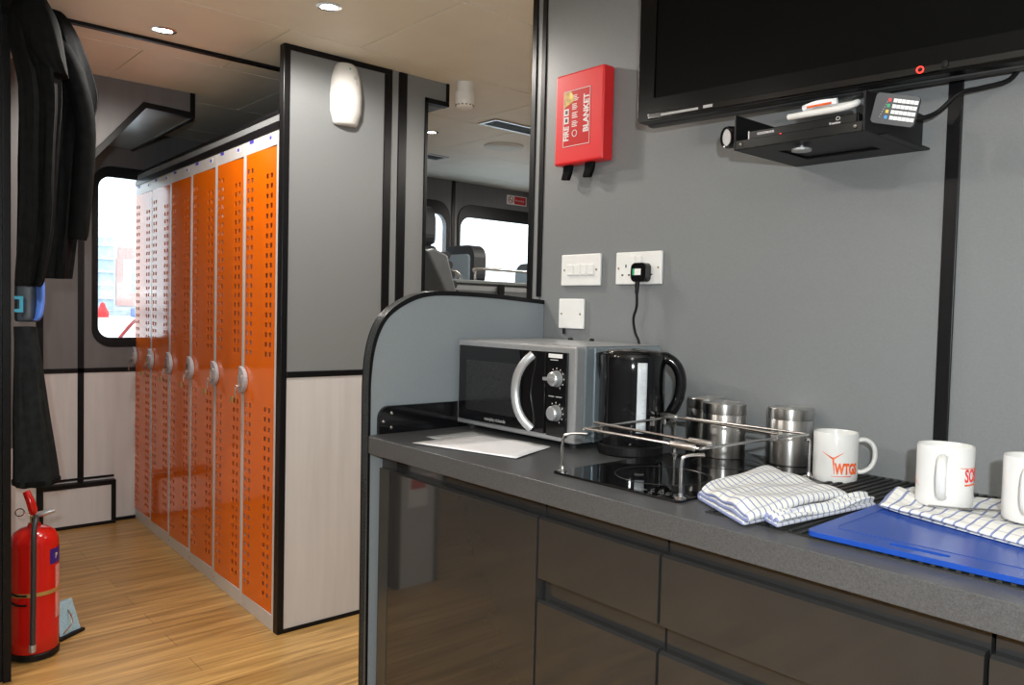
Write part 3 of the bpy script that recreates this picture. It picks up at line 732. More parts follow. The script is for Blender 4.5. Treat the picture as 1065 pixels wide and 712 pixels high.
def plateface(w, h, m=white_pl, parent=None): return obj('face_plate', box(0, w, -.009, 0, 0, h), m, parent, .003, seg=3)
sw = thing('light_switch', 'white four-gang light switch on the grey wall', 'light switch', (-1.606, WY, 1.293))
plateface(.147, .086, parent=sw)
for k in range(4):
    x = .026+k*.0255; r_ = obj('rocker', box(x, x+.0225, -.0115, -.009, .028, .058), white_pl, sw, .001)
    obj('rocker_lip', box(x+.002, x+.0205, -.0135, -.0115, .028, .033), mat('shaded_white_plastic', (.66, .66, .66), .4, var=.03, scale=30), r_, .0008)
def screws(par, pts, y=-.009):
    for x, z in pts:
        bm = BM(); lathe(bm, [(0, .0012), (.0025, .001), (.003, 0)], 10); q = obj('screw', bm, brass, par); q.location = (x, y, z); q.rotation_euler = (PI/2, 0, 0)
screws(sw, ((.013, .043), (.134, .043)))
so = thing('wall_socket', 'white double socket with one black plug in it', 'socket', (-1.403, WY, 1.295))
plateface(.150, .083, parent=so)
dk = mat('socket_slot', (.02, .02, .02), .6, var=.1, scale=30)
for x0 in (.035, .108):
    for (x, z, w, h) in ((x0, .047, .004, .008), (x0-.011, .024, .0065, .004), (x0+.011, .024, .0065, .004)):
        obj('pin_slot', box(x-w/2, x+w/2, -.0094, -.008, z-h/2, z+h/2), dk, so)
for x in (.058, .080): obj('rocker', box(x-.007, x+.007, -.0125, -.009, .050, .072), white_pl, so, .001)
screws(so, ((.010, .0415), (.140, .0415)))
bs = thing('blanking_plate', 'small square white outlet plate above the microwave', 'wall plate', (-1.612, WY, 1.174))
plateface(.096, .083, parent=bs); screws(bs, ((.012, .041), (.084, .041)))
bm = BM(); lathe(bm, [(0, 0), (.004, 0), (.004, .016), (0, .016)], 10); q = obj('cable', bm, black_matt, bs); q.location = (.020, -.006, -.0155)
pl = thing('plug', 'black three-pin plug with a green and white sticker in the double socket', 'plug', (-1.308, WY-.0102, 1.323))
obj('plug_body', plate(rrect(-.024, .024, -.023, .025, [.012, .012, .014, .014], 5), [], -.022, 'y', 0), black_gloss, pl, .006, seg=3)
obj('green_sticker', box(-.018, -.011, -.0226, -.0215, -.006, .010), green_ink, pl); obj('white_sticker', box(-.011, .009, -.0226, -.0215, -.006, .010), white_pl, pl)
bm = BM(); tube(bm, [(-.004, -.018, -.022), (-.005, -.018, -.052)], [.0062, .0045], 10); obj('strain_relief', bm, black_matt, pl, smooth=True)
bm = BM(); tube(bm, smooth_path([(-.005, -.018, -.048), (-.004, -.018, -.085), (-.016, -.015, -.115), (-.010, -.014, -.150), (.004, -.016, -.172), (.010, -.018, -.20), (.012, -.017, -.30), (.012, -.016, -.39)], 6), .0033, 8); obj('cord', bm, black_matt, pl, smooth=True)

# ================================================================= TELEVISION
tv = thing('television', 'large black flat television high on the kitchen wall', 'television', (-1.212, 1.425, 1.655), math.radians(6.6))
TW, TH = .905, .495
fr_ = obj('bezel', plate(rrect(0, TW, 0, TH, .008, 3), [rrect(.042, TW-.042, .052, TH-.045,   .002, 2)], .030, 'y', 0), bezel_m, tv, .002)
obj('screen', box(.043, TW-.043, .005, .010, .053, TH-.046), mat('dark_screen', (.003, .003, .003), .35, var=.1, scale=5, spec=.05), tv)
obj('back_shell', box(.004, TW-.03, .030, .056, -.004, TH-.02), dark_grey_pl, tv, .008)
obj('back_housing', box(.10, TW-.10, .056, .062, .10, TH-.06), dark_grey_pl, tv, .004)
obj('lower_lip', box(.030, TW-.03, -.004, .0, .004, .018), black_gloss, tv, .002)
bm = BM(); bx(bm, .065, .068+.09, -.0048, -.004, .008, .013); obj('reflective_badge', bm, grey_ink, tv)
obj('badge', box(.17, .192, -.0048, -.004, .009, .015), grey_ink, tv)
bm = BM(); tube(bm, [(.60+.0055*math.cos(t), -.0045, .012+.0055*math.sin(t)) for t in [i*PI/8 for i in range(16)]], .0012, 6, closed=True); obj('power_light', bm, led_red, tv)
bm = BM(); lathe(bm, [(0, .004), (.006, .003), (.007, 0)], 16); q = obj('sensor', bm, black_matt, tv); q.location = (.640, -.004, .014); q.rotation_euler = (PI/2, 0, 0)
bm = BM(); bx(bm, -.05, .05, .062, .072, .1, .25); q = obj('wall_bracket', bm, black_matt, tv); q.location = (.70, 0, .08)

# shelf bracket under the television
sh = thing('receiver_shelf', 'black open metal cradle fixed to the wall under the television', 'shelf', (-.900, 1.355, 1.542))
def tray(bm):
    out = rrect(0, .250, 0, .233, 0); hole = rrect(.055, .205, .06, .17, 0)
    return plate(out, [hole], .004, 'z', .0)
obj('tray', tray(bm), black_matt, sh, .001)
bm = BM(); bx(bm, 0, .250, -.003, 0, 0, .018); obj('front_lip', bm, bezel_m, sh, .001)
obj('side_panel', box(-.004, 0, -.003, .233, 0, .068), black_matt, sh, .001); obj('side_panel', box(.250, .254, -.003, .233, 0, .068), black_matt, sh, .001)
obj('side_flange', box(.254, .268, .05, .233, 0, .004), black_matt, sh)
for x in (.012, .238):
    bm = BM(); lathe(bm, [(0, .003), (.003, .0025), (.004, 0)], 10); q = obj('screw', bm, chrome, sh); q.location = (x, -.003, .009); q.rotation_euler = (PI/2, 0, 0)
bm = BM(); lathe(bm, [(0, 0), (.018, 0), (.018, .004), (.004, .004), (.004, .010), (0, .010)], 24); q = obj('adjuster', bm, silver, sh); q.location = (.115, .04, -.0105)
rc = thing('set_top_box', 'slim black receiver with a red light in the cradle under the television', 'receiver', (-.884, 1.372, 1.5465))
obj('case', box(0, .215, .004, .18, 0, .034), black_matt, rc, .002)
obj('fascia', box(.001, .214, 0, .004, .0015, .0325), bezel_m, rc, .001)
obj('fascia_edge', box(-.0012, .001, -.0006, .006, .001, .033), silver, rc)
text('brand_lettering', 'GOODMANS', .0062, white_ink, rc, (.018, -.0003, .0235), (PI/2, 0, 0), bold=.0002)
text('brand_lettering', 'freeview', .0060, white_ink, rc, (.164, -.0003, .0195), (PI/2, 0, 0), bold=.0001)
bm = BM(); tube(bm, [(.180+.0035*math.cos(t), -.0005, .0285+.003*math.sin(t)) for t in [i*PI/6 for i in range(12)]], .0006, 5, closed=True); obj('logo_ring', bm, white_ink, rc)
bm = BM(); lathe(bm, [(0, .001), (.0028, .0006), (.003, 0)], 12); q = obj('standby_light', bm, led_red, rc); q.location = (.068, -.0002, .0165); q.rotation_euler = (PI/2, 0, 0)
# packet on top of the receiver
pk = thing('plastic_packet', 'clear packet of white tubing lying on top of the receiver', 'packet', (-.805, 1.360, 1.5808))
pk.scale = (1.12, 1.12, 1.12)
bm = BM(); tube(bm, smooth_path([(.010, .002, .008), (.05, -.002, .007), (.10, .002, .008), (.118, .012, .014), (.10, .03, .018), (.05, .034, .019), (.02, .03, .016)], 6), .0065, 10, sy=.8); obj('tubing', bm, white_pl, pk, smooth=True)
bm = BM(); tube(bm, smooth_path([(.035, .004, .0185), (.06, .0, .021), (.09, .006, .0205)], 5), .0055, 8); obj('rolled_leaflet', bm, paper_m, pk, smooth=True)
bm = BM(); tube(bm, [(.045, -.0045, .017), (.085, -.004, .0175)], .0018, 6); obj('printed_strip', bm, orange_ink, pk)
bm = BM(); N = 10
g = [[bm.verts.new((-.015+.15*i/N, -.004+.06*j/N, .0268-.004*abs(math.sin(i*1.3+j))-.006*(j == 0))) for j in range(N+1)] for i in range(N+1)]
for i in range(N):
    for j in range(N): bm.faces.new((g[i][j], g[i+1][j], g[i+1][j+1], g[i][j+1]))
obj('clear_film', bm, glass, pk, smooth=True)
# remote control pushed in beside the cradle
rmm = thing('remote_control', 'dark remote with rows of white buttons standing beside the cradle', 'remote control', (-.592, 1.345, 1.566))
ry = Matrix.Rotation(math.radians(20), 4, 'Z')@Matrix.Rotation(math.radians(13), 4, 'Y')@Matrix.Rotation(math.radians(10), 4, 'X')@Matrix.Scale(1.02, 4)
def rl(o):
    o.matrix_local = ry@Matrix.Translation((0, 0, 0)); return o
rl(obj('handset', plate(rrect(-.034, .032, -.024, .024, .006, 4), [], .020, 'y', 0), dark_grey_pl, rmm, .003))
rows_c = [(.014, mat('red_button', (.7, .02, .02), .4, var=.03, scale=50)), (.005, green_ink), (-.004, mat('yellow_button', (.75, .50, .05), .4, var=.03, scale=50)), (-.013, mat('blue_button', (.03, .25, .65), .4, var=.03, scale=50))]
for z, m in rows_c:
    bm = BM(); bx(bm, -.014, -.0095, -.0022, 0, z-.0025, z+.0025); rl(obj('coloured_button', bm, m, rmm))
    for k in range(6):
        x = -.006+k*.0062; bm = BM(); bx(bm, x, x+.0055, -.0022, 0, z-.0029, z+.0029); rl(obj('button', bm, white_pl, rmm))
bm = BM()
for k in range(7): bx(bm, -.0215+.001*k, -.0205+.001*k, -.0004, 0, -.014+k*.004, -.0125+k*.004)
rl(obj('brand_mark', bm, grey_ink, rmm))
bm = BM(); tube(bm, smooth_path([(-.648, 1.50, 1.590), (-.62, 1.52, 1.588), (-.60, 1.54, 1.600), (-.57, 1.55, 1.628), (-.54, 1.568, 1.636), (-.50, 1.580, 1.645), (-.48, 1.5815, 1.675)], 6), .0045, 8)
tag(obj('power_cable', bm, black_matt, None, smooth=True), 'black cable looping up behind the remote to the television', 'cable')
# rolled tube at the left of the cradle
tl = thing('torch', 'short black cylinder with a pale end at the left of the cradle', 'torch', (-.941, 1.380, 1.577))
TQ = Vector((.42, .88, .10)).to_track_quat('Z', 'Y').to_matrix().to_4x4()
bm = BM(); lathe(bm, [(.0165, 0), (.021, -.001), (.022, .004), (.021, .03), (0, .031), (0, .004), (.0165, .0035), (.0165, 0)], 28); q = obj('barrel', bm, black_gloss, tl, smooth=True); q.matrix_local = TQ
bm = BM(); lathe(bm, [(0, .0034), (.0165, .0034), (.0165, .0015), (0, .001)], 24); q = obj('lens', bm, mat('pale_lens', (.55, .56, .58), .25, var=.1, scale=50), tl); q.matrix_local = TQ

# ================================================================= AIR FRESHENER AND SMOKE ALARM
af = thing('air_freshener', 'white oval air freshener dispenser high on the grey end panel', 'dispenser', (PX+.0005, 1.525, 1.905))
bm = BM(); secs = []
for z, w, d in ((0, .044, .030), (.006, .052, .040), (.05, .064, .058), (.11, .066, .064), (.17, .060, .058), (.215, .048, .046), (.232, .036, .030)):
    secs.append([bm.verts.new((max(0, d*math.cos(t)) if abs(t) < PI/2+.01 else 0, w*math.sin(t)*(1), z)) for t in [(-PI/2+PI*k/14) for k in range(15)]])
for A, B in zip(secs, secs[1:]):
    for i in range(14): bm.faces.new((A[i], A[i+1], B[i+1], B[i]))
    bm.faces.new((A[14], A[0], B[0], B[14]))
bm.faces.new(secs[0]); bm.faces.new(secs[-1][::-1])
q = obj('housing', bm, white_cer, af, smooth=False); e = q.modifiers.new('b', 'BEVEL'); e.width = .004; e.segments = 3; e.angle_limit = .5
for p in q.data.polygons: p.use_smooth = True
for nm, z, y, r, m in (('indicator', .205, -.006, .0035, green_ink), ('spray_nozzle', .172, .012, .008, grey_ink)):
    bm = BM(); lathe(bm, [(0, .002), (r*.8, .0015), (r, 0)], 16); q = obj(nm, bm, m, af); q.location = ((.0485, .0565)[nm == 'spray_nozzle'], y, z); q.rotation_euler = (0, PI/2, 0)
bm = BM(); tube(bm, [(.061, .014, .160), (.0625, .017, .145)], .0012, 6); obj('drip_mark', bm, grey_ink, af)

sa = thing('smoke_alarm', 'white round smoke alarm hanging from the ceiling by the opening', 'smoke alarm', (-2.675, 2.045, 2.1618))
bm = BM(); lathe(bm, [(0, 0), (.036, 0), (.036, -.040), (0, -.040)], 32); obj('mounting_base', bm, white_pl, sa, .002)
bm = BM(); lathe(bm, [(0, -.0405), (.042, -.0405), (.043, -.046), (.043, -.080), (.040, -.092), (.030, -.104), (.015, -.110), (0, -.111)], 32); q = obj('sensor_head', bm, white_pl, sa, .001)
bm = BM()
for k in range(14):
    a = 2*PI*k/14; bx(bm, .036*math.cos(a)-.003, .036*math.cos(a)+.003, .036*math.sin(a)-.003, .036*math.sin(a)+.003, -.097, -.093)
obj('vent_slots', bm, dark_grey_pl, q)

# ================================================================= CEILING FITTINGS
dl = thing('downlight', 'x', 'downlight', (0, 0, 2.1618), 0, 'round ceiling downlights')
bm = BM(); lathe(bm, [(.026, 0), (.040, 0), (.040, -.003), (.027, -.005), (.026, 0)], 28); obj('trim_ring', bm, chrome, dl)
bm = BM(); lathe(bm, [(0, -.002), (.026, -.002), (.026, -.001), (0, -.001)], 24); obj('lamp_face', bm, lamp_m, dl)
spot = bpy.data.lights.new('downlight_beam', 'SPOT'); spot.energy = LAMP_POWER; spot.spot_size = math.radians(176); spot.spot_blend = .35; spot.shadow_soft_size = .03; spot.color = (1.0, .94, .86)
DLL = ['lit downlight beside the black ceiling strip near the coats', 'lit downlight at the top edge of the picture', 'lit downlight seen through the opening', 'unseen downlight added left of the camera as fill', 'unseen downlight added by the cabin window to brighten the cabin', 'unseen downlight added behind the camera as fill', 'unseen downlight added over the cabin aisle to brighten the cabin', 'unseen downlight added over the entrance floor as fill', 'unseen downlight added behind the kitchen wall to brighten the cabin', 'unseen downlight added at the far end of the cabin for brightness']  # all after the lit ones are unseen, added as fill light
for i, (x, y) in enumerate(DOWNLIGHTS):
    if i == 0: dl.location = (x, y, 2.1618); dl['label'] = DLL[0]
    else: dup(dl, (x, y, 2.1618), DLL[i])
    b = bpy.data.objects.new('downlight_beam', spot); COL.objects.link(b); b.location = (x, y, 2.150)
vt = thing('ceiling_vent', 'long grey slotted air vent in the cabin ceiling by the opening', 'vent', (-3.195, 2.53, 2.1618), 0, 'slotted ceiling vents')
bm = BM(); bx(bm, 0, .018, 0, .62, -.006, 0); bx(bm, .122, .14, 0, .62, -.006, 0); bx(bm, .018, .122, 0, .018, -.006, 0); bx(bm, .018, .122, .602, .62, -.006, 0); obj('frame', bm, silver, vt, .001)
bm = BM(); bx(bm, .018, .122, .018, .602, -.0015, -.0005)
for k in range(6):
    x = .024+k*.017; bx(bm, x, x+.004, .018, .602, -.006, -.0015)
obj('slats', bm, dark_grey_pl, vt)
dup(vt, (-4.17, 2.35, 2.1618), 'slotted air vent at the far left of the cabin ceiling')
sp_ = thing('ceiling_speaker', 'round white ceiling speaker in the cabin beyond the vent', 'speaker', (-3.533, 2.99, 2.1618))
bm = BM(); lathe(bm, [(0, -.012), (.06, -.011), (.095, -.008), (.098, -.006), (.112, -.006), (.115, 0), (0, 0)], 40); obj('grille', bm, mat('white_speaker_grille', (.62, .64, .62), .5, var=.1, scale=300), sp_, smooth=True)

# ================================================================= NO SMOKING SIGN (cabin)
ns = thing('no_smoking_sign', 'small white and red no smoking sign above the cabin window', 'sign', (-4.7495, 4.061, 2.048))
obj('sign_plate', box(0, .003, 0, .205, 0, .072), white_pl, ns)
obj('red_panel', box(.003, .0036, .078, .197, .006, .066), red_label, ns)
bm = BM(); tube(bm, [(.0035, .040+.024*math.cos(t), .036+.024*math.sin(t)) for t in [i*PI/10 for i in range(20)]], .0028, 6, closed=True)
tube(bm, [(.0035, .024, .053), (.0035, .056, .019)], .0025, 6); obj('prohibition_ring', bm, red_label, ns)
bm = BM(); bx(bm, .003, .0037, .026, .052, .032, .037); obj('cigarette_print', bm, dark_grey_pl, ns)
text('lettering', 'No smoking', .020, white_ink, ns, (.0038, .088, .030), (PI/2, 0, PI/2), sx=.9)

# ================================================================= CABIN FURNITURE
def seat(loc, rz, label, w=.46, top=1.64, shell=seat_g):
    t = thing('passenger_seat', label, 'seat', loc, rz, 'cabin seats')
    obj('pedestal', box(-.06, .06, -.05, .12, 0, .40), dark_grey_pl, t, .01)
    obj('cushion', box(-w/2, w/2, -.10, .40, .40, .50), seat_m, t, .03, seg=3)
    bm = plate(rrect(-w/2, w/2, .50, top-.26, .08, 5), [], .10, 'y', -.14); q = obj('backrest', bm, seat_m, t, .02, seg=3)
    bm = plate(rrect(-w/2+.01, w/2-.01, .52, top-.28, .08, 5), [], -.03, 'y', -.14); obj('back_shell', bm, shell, t, .01)
    bm = plate(rrect(-.17, .17, top-.27, top, .08, 5), [], .10, 'y', -.13); q = obj('headrest', bm, seat_m, t, .03, seg=3)
    bm = plate(rrect(-.15, .13, top-.25, top-.06, .03, 5), [], -.02, 'y', -.128); obj('headrest_panel', bm, mat('pale_headrest_panel', (.22, .27, .31), .4, var=.05, scale=20), t)
    return t
seat((-4.22, 3.33, 0), 0, 'dark high-backed seat in front of the bright cabin window')
seat((-4.22, 3.98, 0), 0, 'dark seat half hidden by the right side of the opening', top=1.56)
seat((-4.50, 2.96, 0), math.radians(180), 'dark high seat against the small window at the left of the opening', w=.40, top=1.90)
# reclined seat close to the opening
rs = thing('reclined_seat', 'reclined seat with grey side and dark ribbed padding just inside the opening', 'seat', (-3.35, 2.44, 0))
bm = BM(); A = [bm.verts.new(p) for p in ((0, .16, .45), (0, .03, 1.30), (0, -.10, 1.515), (0, -.05, 1.53), (0, .035, 1.50), (0, .10, 1.30), (0, .30, .45))]
B = [bm.verts.new((-.33, v.co.y, v.co.z)) for v in A]; bm.faces.new(A); bm.faces.new(B[::-1])
for i in range(7): bm.faces.new((A[i], A[(i+1) % 7], B[(i+1) % 7], B[i]))
obj('backrest', bm, console_m, rs, .012)
bm = BM()
for k in range(14):
    z = 1.50-k*.05; y = (.045+.065*(1.50-z)/.2) if z > 1.30 else .11+.2*(1.30-z)/.85
    tube(bm, [(-.02, y, z), (-.31, y, z)], .022, 8)
obj('padding', bm, seat_m, rs, smooth=True)
obj('cushion', box(-.33, 0, .16, .66, .36, .46), seat_m, rs, .03, seg=3)
obj('pedestal', box(-.30, -.12, .3, .5, 0, .36), dark_grey_pl, rs, .01)
cn = thing('console', 'grey console with a pale band below the cabin window', 'console', (-3.735, 2.66, 0))
obj('cabinet_body', box(-.19, 0, .12, 1.6, 0, 1.375), console_m, cn, .006)
obj('console_top', box(-.20, .02, .10, 1.62, 1.375, 1.395), seat_g, cn, .004)
obj('pale_band', box(0, .004, .14, 1.58, 1.335, 1.362), mat('satin_grey_band', (.32, .34, .36), .35, var=.05, scale=20), cn)
obj('latch', plate(rrect(.46, .50, 1.31, 1.375, .015), [], .02, 'x', .02), black_matt, cn)
def grab(name, x, y0, y1, z0, z1, label):
    bm = BM(); tube(bm, smooth_path([(x, y0, z0), (x, y0, z1-.025), (x, y0+.025, z1), (x, (y0+y1)/2, z1), (x, y1-.025, z1), (x, y1, z1-.025), (x, y1, z0)], 5), .010, 10)
    tag(obj(name, bm, steel_w, None, smooth=True), label, 'rail', 'console grab rails')
grab('grab_rail', -3.76, 2.98, 3.90, 1.3965, 1.466, 'long steel grab rail on the console in front of the window')
grab('grab_rail', -3.76, 2.785, 2.865, 1.3965, 1.440, 'short steel grab rail at the left end of the console')

# ================================================================= COATS ON THE LEFT
def garment(bm, levels, xc, n=44, seed=0, rip=.012, k=7):
    """levels: (z, y0, y1, depth) closed folded body"""
    rnd = random.Random(seed); ph = rnd.uniform(0, 6); rings = []
    L_ = smooth_path([(z, (y0+y1)/2, (y1-y0)/2) for z, y0, y1, d in levels], 5); Dd = smooth_path([(z, d, 0) for z, y0, y1, d in levels], 5)
    H0 = L_[0][0]
    for p, q in zip(L_, Dd):
        z, yc, hw = p; d = q[1]; r = []
        amp = rip*min(1, abs(H0-z)/.25)
        for i in range(n):
            a = 2*PI*i/n; w = 1+0
            rr = amp*(math.sin(k*a+ph+z*2.1)+.5*math.sin((k*2+1)*a+z*5))
            r.append(bm.verts.new((xc+(d+rr)*math.cos(a), yc+(hw-.3*amp+.3*rr)*math.sin(a), z)))
        rings.append(r)
    for A, B in zip(rings, rings[1:]):
        for i in range(n): bm.faces.new((A[i], A[(i+1) % n], B[(i+1) % n], B[i]))
    bm.faces.new(rings[0]); bm.faces.new(rings[-1][::-1])
def gs(pts, X):  # helper: nothing but scaling of measured widths to the hanging distance
    k = abs(X)/3.45; return [(1.22+(z-1.22)*k, y0*k, y1*k, d) for z, y0, y1, d in pts]
rk = thing('coat_rail', 'black coat rail with steel hooks under the ceiling at the left', 'coat rail', (-2.93, .50, 2.09))
obj('rail_board', box(-.12, .22, -.060, -.040, 0, .06), black_matt, rk, .003)
for x in (-.06, .10):
    bm = BM(); tube(bm, smooth_path([(x, -.040, .03), (x, .02, .028), (x, .035, .012), (x, .028, -.008), (x, .010, -.010)], 5), .004, 8); obj('hook', bm, chrome, rk, smooth=True)
jk = thing('jacket', 'long black jacket hanging behind another at the left edge', 'jacket', (0, 0, 0), 0, 'black jackets hanging at the left')
bm = BM(); garment(bm, gs([(2.315, .655, .70, .012), (2.29, .62, .735, .03), (2.20, .58, .785, .06), (2.02, .57, .842, .07), (1.90, .57, .825, .07), (1.71, .565, .795, .07), (1.5, .565, .775, .065), (1.32, .565, .755, .06), (1.305, .57, .752, .058)], -2.99), -3.0, seed=1, rip=.012)
obj('body', bm, cloth_black, jk, smooth=True)
bm = BM(); tube(bm, smooth_path([(-2.965, .60, 2.05), (-2.930, .640, 1.95), (-2.925, .672, 1.80), (-2.935, .668, 1.60), (-2.945, .655, 1.42)], 6), [.012]+[.030]*23+[.026], 12, sx=1.0, sy=1.1); obj('sleeve', bm, cloth_black, jk, smooth=True)
jk2 = thing('jacket', 'nearest black jacket hanging at the left edge with a folded collar', 'jacket', (0, 0, 0), 0, 'black jackets hanging at the left')
bm = BM(); garment(bm, gs([(2.37, .57, .64, .02), (2.34, .555, .66, .035), (2.20, .54, .70, .055), (2.0, .575, .715, .06), (1.8, .58, .705, .06), (1.5, .572, .69, .06), (1.30, .56, .66, .055), (1.268, .565, .645, .05)], -2.80), -2.81, seed=4, rip=.013, k=6)
obj('body', bm, cloth_black, jk2, smooth=True)
bm = BM(); garment(bm, gs([(2.335, .565, .655, .05), (2.25, .555, .70, .066), (2.12, .60, .725, .068), (2.06, .66, .735, .05)], -2.80), -2.79, seed=8, rip=.006, k=5)
obj('collar', bm, cloth_black, jk2, smooth=True)
bg_ = thing('bag', 'slate grey bag with a bright blue edge below the black jackets', 'bag', (0, 0, 0))
bm = BM(); garment(bm, gs([(1.30, .565, .635, .04), (1.29, .56, .640, .05), (1.20, .56, .640, .05), (1.145, .56, .636, .05), (1.135, .565, .630, .035)], -2.95), -2.95, seed=2, rip=.003, k=4); obj('body', bm, bag_grey, bg_, smooth=True)
bm = BM(); garment(bm, gs([(1.285, .628, .655, .03), (1.22, .630, .655, .034), (1.16, .624, .648, .032), (1.14, .618, .638, .02)], -2.91), -2.905, seed=3, rip=.002, k=3); obj('edge_panel', bm, blue_nylon, bg_, smooth=True)
obj('emblem', plate([(.468, 1.178), (.492, 1.178), (.492, 1.228), (.468, 1.228), (.468, 1.218), (.482, 1.218), (.482, 1.188), (.468, 1.188)], [], .006, 'x', -2.898), cyan_ink, bg_)
tr = thing('trousers', 'dark trousers hanging below the bag, wider at the hem', 'trousers', (0, 0, 0))
bm = BM(); garment(bm, gs([(1.115, .56, .635, .04), (1.0, .56, .650, .05), (.8, .555, .675, .055), (.6, .555, .705, .06), (.525, .555, .712, .06), (.51, .56, .700, .055)], -2.9), -2.92, seed=6, rip=.008, k=5); obj('legs', bm, cloth_dark, tr, smooth=True)
bm = BM(); garment(bm, gs([(.535, .553, .716, .064), (.525, .553, .717, .064), (.518, .554, .715, .063)], -2.9), -2.92, seed=6, rip=.006, k=5); obj('hem_band', bm, cloth_black, tr, smooth=True)

# ================================================================= FIRE EXTINGUISHER
fx = thing('fire_extinguisher', 'red fire extinguisher standing on the floor at the left edge', 'fire extinguisher', (-3.10, .560, .001), math.radians(80))
bm = BM(); lathe(bm, [(0, .024), (.072, .024), (.075, .028), (.0755, .085), (.0745, .088), (.0745, .385), (.072, .405), (.062, .425), (.045, .437), (.022, .444), (.018, .456), (0, .456)], 48); cy = obj('cylinder', bm, red_ext, fx, smooth=True)
bm = BM(); lathe(bm, [(0, 0), (.070, 0), (.076, .004), (.077, .02), (.074, .0235), (0, .0235)], 40); obj('base_ring', bm, black_matt, fx)
# camera-side local frame is turned so that -y faces the lens
bm = BM(); lathe(bm, [(0, .4565), (.014, .4565), (.014, .478), (.010, .484), (0, .484)], 20); obj('valve', bm, chrome, fx, smooth=False)
bm = BM(); bx(bm, -.012, .012, -.02, .03, .478, .486); obj('valve_block', bm, brass, fx, .002)
vdir = math.atan2(-.56, 3.10)-math.radians(80)   # towards the camera in local terms
def loc(rad, ang, z): return (rad*math.cos(vdir+ang), rad*math.sin(vdir+ang), z)
bm = BM(); a = Vector(loc(.010, 0, .485)); b = Vector(loc(.0, 0, .50)); sd = Vector(loc(1, PI/2, 0))
tube(bm, [a+Vector((0, 0, .0)), b+Vector(loc(.016, 0, .004))-sd*.004, Vector(loc(.012, 0, .535))-sd*.012, Vector(loc(.004, 0, .566))-sd*.024], [.012, .018, .017, .014], 10, sx=.8, sy=.8); obj('squeeze_lever', bm, red_ext, fx, smooth=True)
bm = BM(); tube(bm, [Vector(loc(.01, 0, .484))+sd*.0, Vector(loc(.02, 0, .490))+sd*.030, Vector(loc(.02, 0, .497))+sd*.060], [.012, .015, .010], 10, sx=.8, sy=.7); obj('carry_handle', bm, silver, fx, smooth=True)
bm = BM(); tube(bm, [Vector(loc(.02, 0, .500))-sd*(.042+.0) + Vector((0, 0, .013*math.sin(t)))-sd*(.013*math.cos(t)) for t in [i*PI/7 for i in range(14)]], .0022, 6, closed=True); tube(bm, [Vector(loc(.012, 0, .486)), Vector(loc(.02, 0, .498))-sd*.030], .0018, 6); obj('safety_pin', bm, chrome, fx, smooth=True)
bm = BM(); tube(bm, smooth_path([loc(.012, .2, .478), loc(.050, .1, .482), loc(.079, .0, .455), loc(.088, -.02, .40), loc(.086, -.03, .25), loc(.086, -.06, .06)], 6), .0085, 12); hs = obj('hose', bm, dark_grey_pl, fx, smooth=True)
bm = BM(); tube(bm, [loc(.086, -.06, .064), loc(.086, -.06, .040)], .0105, 12); obj('hose_tip', bm, silver, hs, smooth=True)
bm = BM(); tube(bm, [(.0772*math.cos(t), .0772*math.sin(t), .228) for t in [vdir-1.6+i*.2 for i in range(20)]], .006, 6, sx=.3, sy=1.2); obj('strap', bm, gold_ink, fx, smooth=True)
bm = BM()
for z in (.232, .200): tube(bm, smooth_path([loc(.078, -1.25, z), loc(.088, -.6, z), loc(.090, -.25, z)], 5), .0035, 6)
obj('hose_clip', bm, black_matt, fx, smooth=True)
def cylpatch(a0, a1, z0, z1, R_):
    bm = BM(); n = 10; A = [bm.verts.new((R_*math.cos(vdir+a0+(a1-a0)*i/n), R_*math.sin(vdir+a0+(a1-a0)*i/n), z0)) for i in range(n+1)]; B = [bm.verts.new((v.co.x, v.co.y, z1)) for v in A]
    for i in range(n): bm.faces.new((A[i], A[i+1], B[i+1], B[i]))
    return bm
lb = obj('blue_label', cylpatch(.66, 2.2, .320, .372, .0751), mat('navy_label', (.03, .015, .22), .35, var=.05, scale=30), fx)
lb = obj('white_label', cylpatch(.98, 2.0, .13, .312, .0750), mat('pale_red_label', (.72, .30, .28), .4, var=.25, scale=90), fx)
text('lettering', 'P', .026, white_ink, fx, (0, 0, 0), (0, 0, 0), .0002, 'LEFT', 1, lambda co: Vector(((.0756+co.z)*math.cos(vdir+.95+co.x/.0756), (.0756+co.z)*math.sin(vdir+.95+co.x/.0756), .337+co.y)))

# pale blue brush on the floor behind the extinguisher
br = thing('scrubbing_brush', 'pale blue brush lying on the floor beside the extinguisher', 'brush', (-3.215, .672, .0), math.radians(35))
bm = BM(); A = [(-.03, -.045, .014), (.03, -.045, .012), (.035, .05, .012), (-.035, .05, .014)]
Bt = [(-.045, -.035, .105), (.0, -.04, .120), (.0, .045, .125), (-.045, .04, .110)]
va = [bm.verts.new(p) for p in A]; vb = [bm.verts.new(p) for p in Bt]
bm.faces.new(va[::-1]); bm.faces.new(vb)
for i in range(4): bm.faces.new((va[i], va[(i+1) % 4], vb[(i+1) % 4], vb[i]))
bmesh.ops.subdivide_edges(bm, edges=bm.edges[:], cuts=5, use_grid_fill=True)
for v in bm.verts: v.co += Vector((random.uniform(-.002, .002), random.uniform(-.002, .002), 0))
obj('bristles', bm, pale_blue, br, .004)
bm = BM(); bx(bm, -.045, .045, -.058, .060, .001, .013); obj('brush_back', bm, black_matt, br, .005)
bm = BM(); tube(bm, smooth_path([(.03, -.03, .02), (.045, -.01, .05), (.035, .0, .075), (.01, .01, .09)], 5), .003, 8); obj('wire_clip', bm, chrome, br, smooth=True)

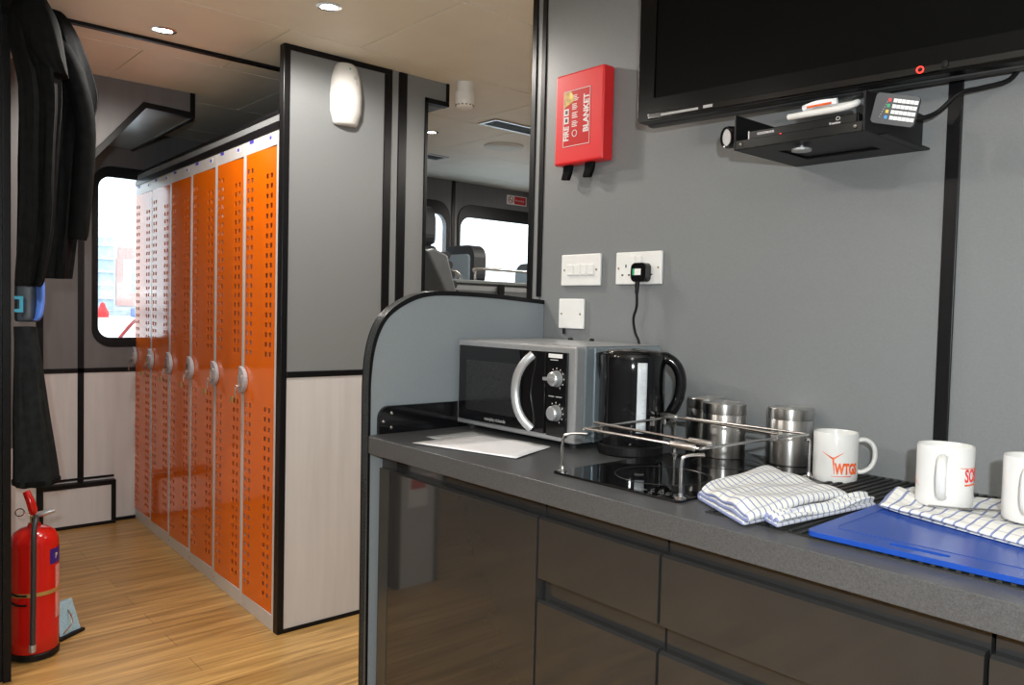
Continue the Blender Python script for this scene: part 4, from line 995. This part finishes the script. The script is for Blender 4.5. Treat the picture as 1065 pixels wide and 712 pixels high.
# ================================================================= OUTSIDE
OX = -160.0
wtr = obj('river_water', box(-420, -5.4, -200, 300, -1.6, -1.35), water_m); wtr['kind'] = 'structure'
q = struct('quay_wall', box(-175, -150, -60, 260, -1.35, -.4), concrete)
bl = thing('apartment_block', 'pale apartment block with red brick bands beyond the water', 'building', (OX, 38.5, -.4))
obj('facade', box(-10, 0, 3.0, 30, 0, 12.4), white_render, bl)
obj('penthouse', box(-9, -1.5, 3.5, 30, 12.4, 15.2), white_render, bl)
obj('brick_band', box(0, .3, 3.9, 30, 9.6, 11.6), hazed_red_brick, bl); obj('brick_pier', box(0, .3, 3.6, 4.8, .8, 9.6), hazed_red_brick, bl); obj('brick_base', box(0, .35, 4.4, 30, .8, 3.2), hazed_red_brick, bl)
obj('balcony_tower', box(-6, .6, -.5, 3.0, 0, 13.2), blue_glass, bl)
for k in range(5): obj('balcony_slab', box(.6, 1.4, -.5, 3.0, 2+2.4*k, 2.3+2.4*k), white_render, bl)
for k in range(4): obj('window', box(0, .25, 6.4, 8.2, 3.4+2.1*k, 4.9+2.1*k), blue_glass, bl)
for y in (5.6, 7.9): obj('porthole', box(-1.5, -1.3, y, y+.4, 13.2, 13.7), blue_glass, bl)
bo = thing('moored_boat', 'white boat with a blue hull moored across the water', 'boat', (-140, 39.5, -1.35))
obj('hull', box(-2, 2, 0, 5, .0, 1.5), mat('blue_hull', (.10, .16, .40), .5, var=.1, scale=1), bo, .3); obj('cabin', box(-1.5, 1.5, .6, 4.5, 1.5, 3.0), white_render, bo, .3)
by = obj('buoy', lathe(BM(), [(0, 0), (.9, 0), (.9, .8), (.5, 1.6), (.3, 2.2), (0, 2.4)], 16), red_m, None); by.location = (-135, 33.6, -1.35); tag(by, 'red buoy floating on the river', 'buoy')
bm = BM(); tube(bm, smooth_path([(-6.0, 1.56, .90), (-6.0, 1.62, .985), (-6.0, 1.70, 1.08), (-6.0, 1.80, 1.15), (-6.0, 2.1, 1.24)], 6), .012, 8); tube(bm, [(-6.0, 1.56, .90), (-6.0, 1.50, .1)], .012, 8)
tube(bm, [(-6.0, 2.1, 1.24), (-6.0, 2.1, .1)], .012, 8)
tag(obj('deck_rail', bm, red_hull, None, smooth=True), 'curved brown deck rail outside the locker room window', 'rail')
dk_ = struct('side_deck', box(-7.4, -4.82, -6, 12, .02, .10), white_render)
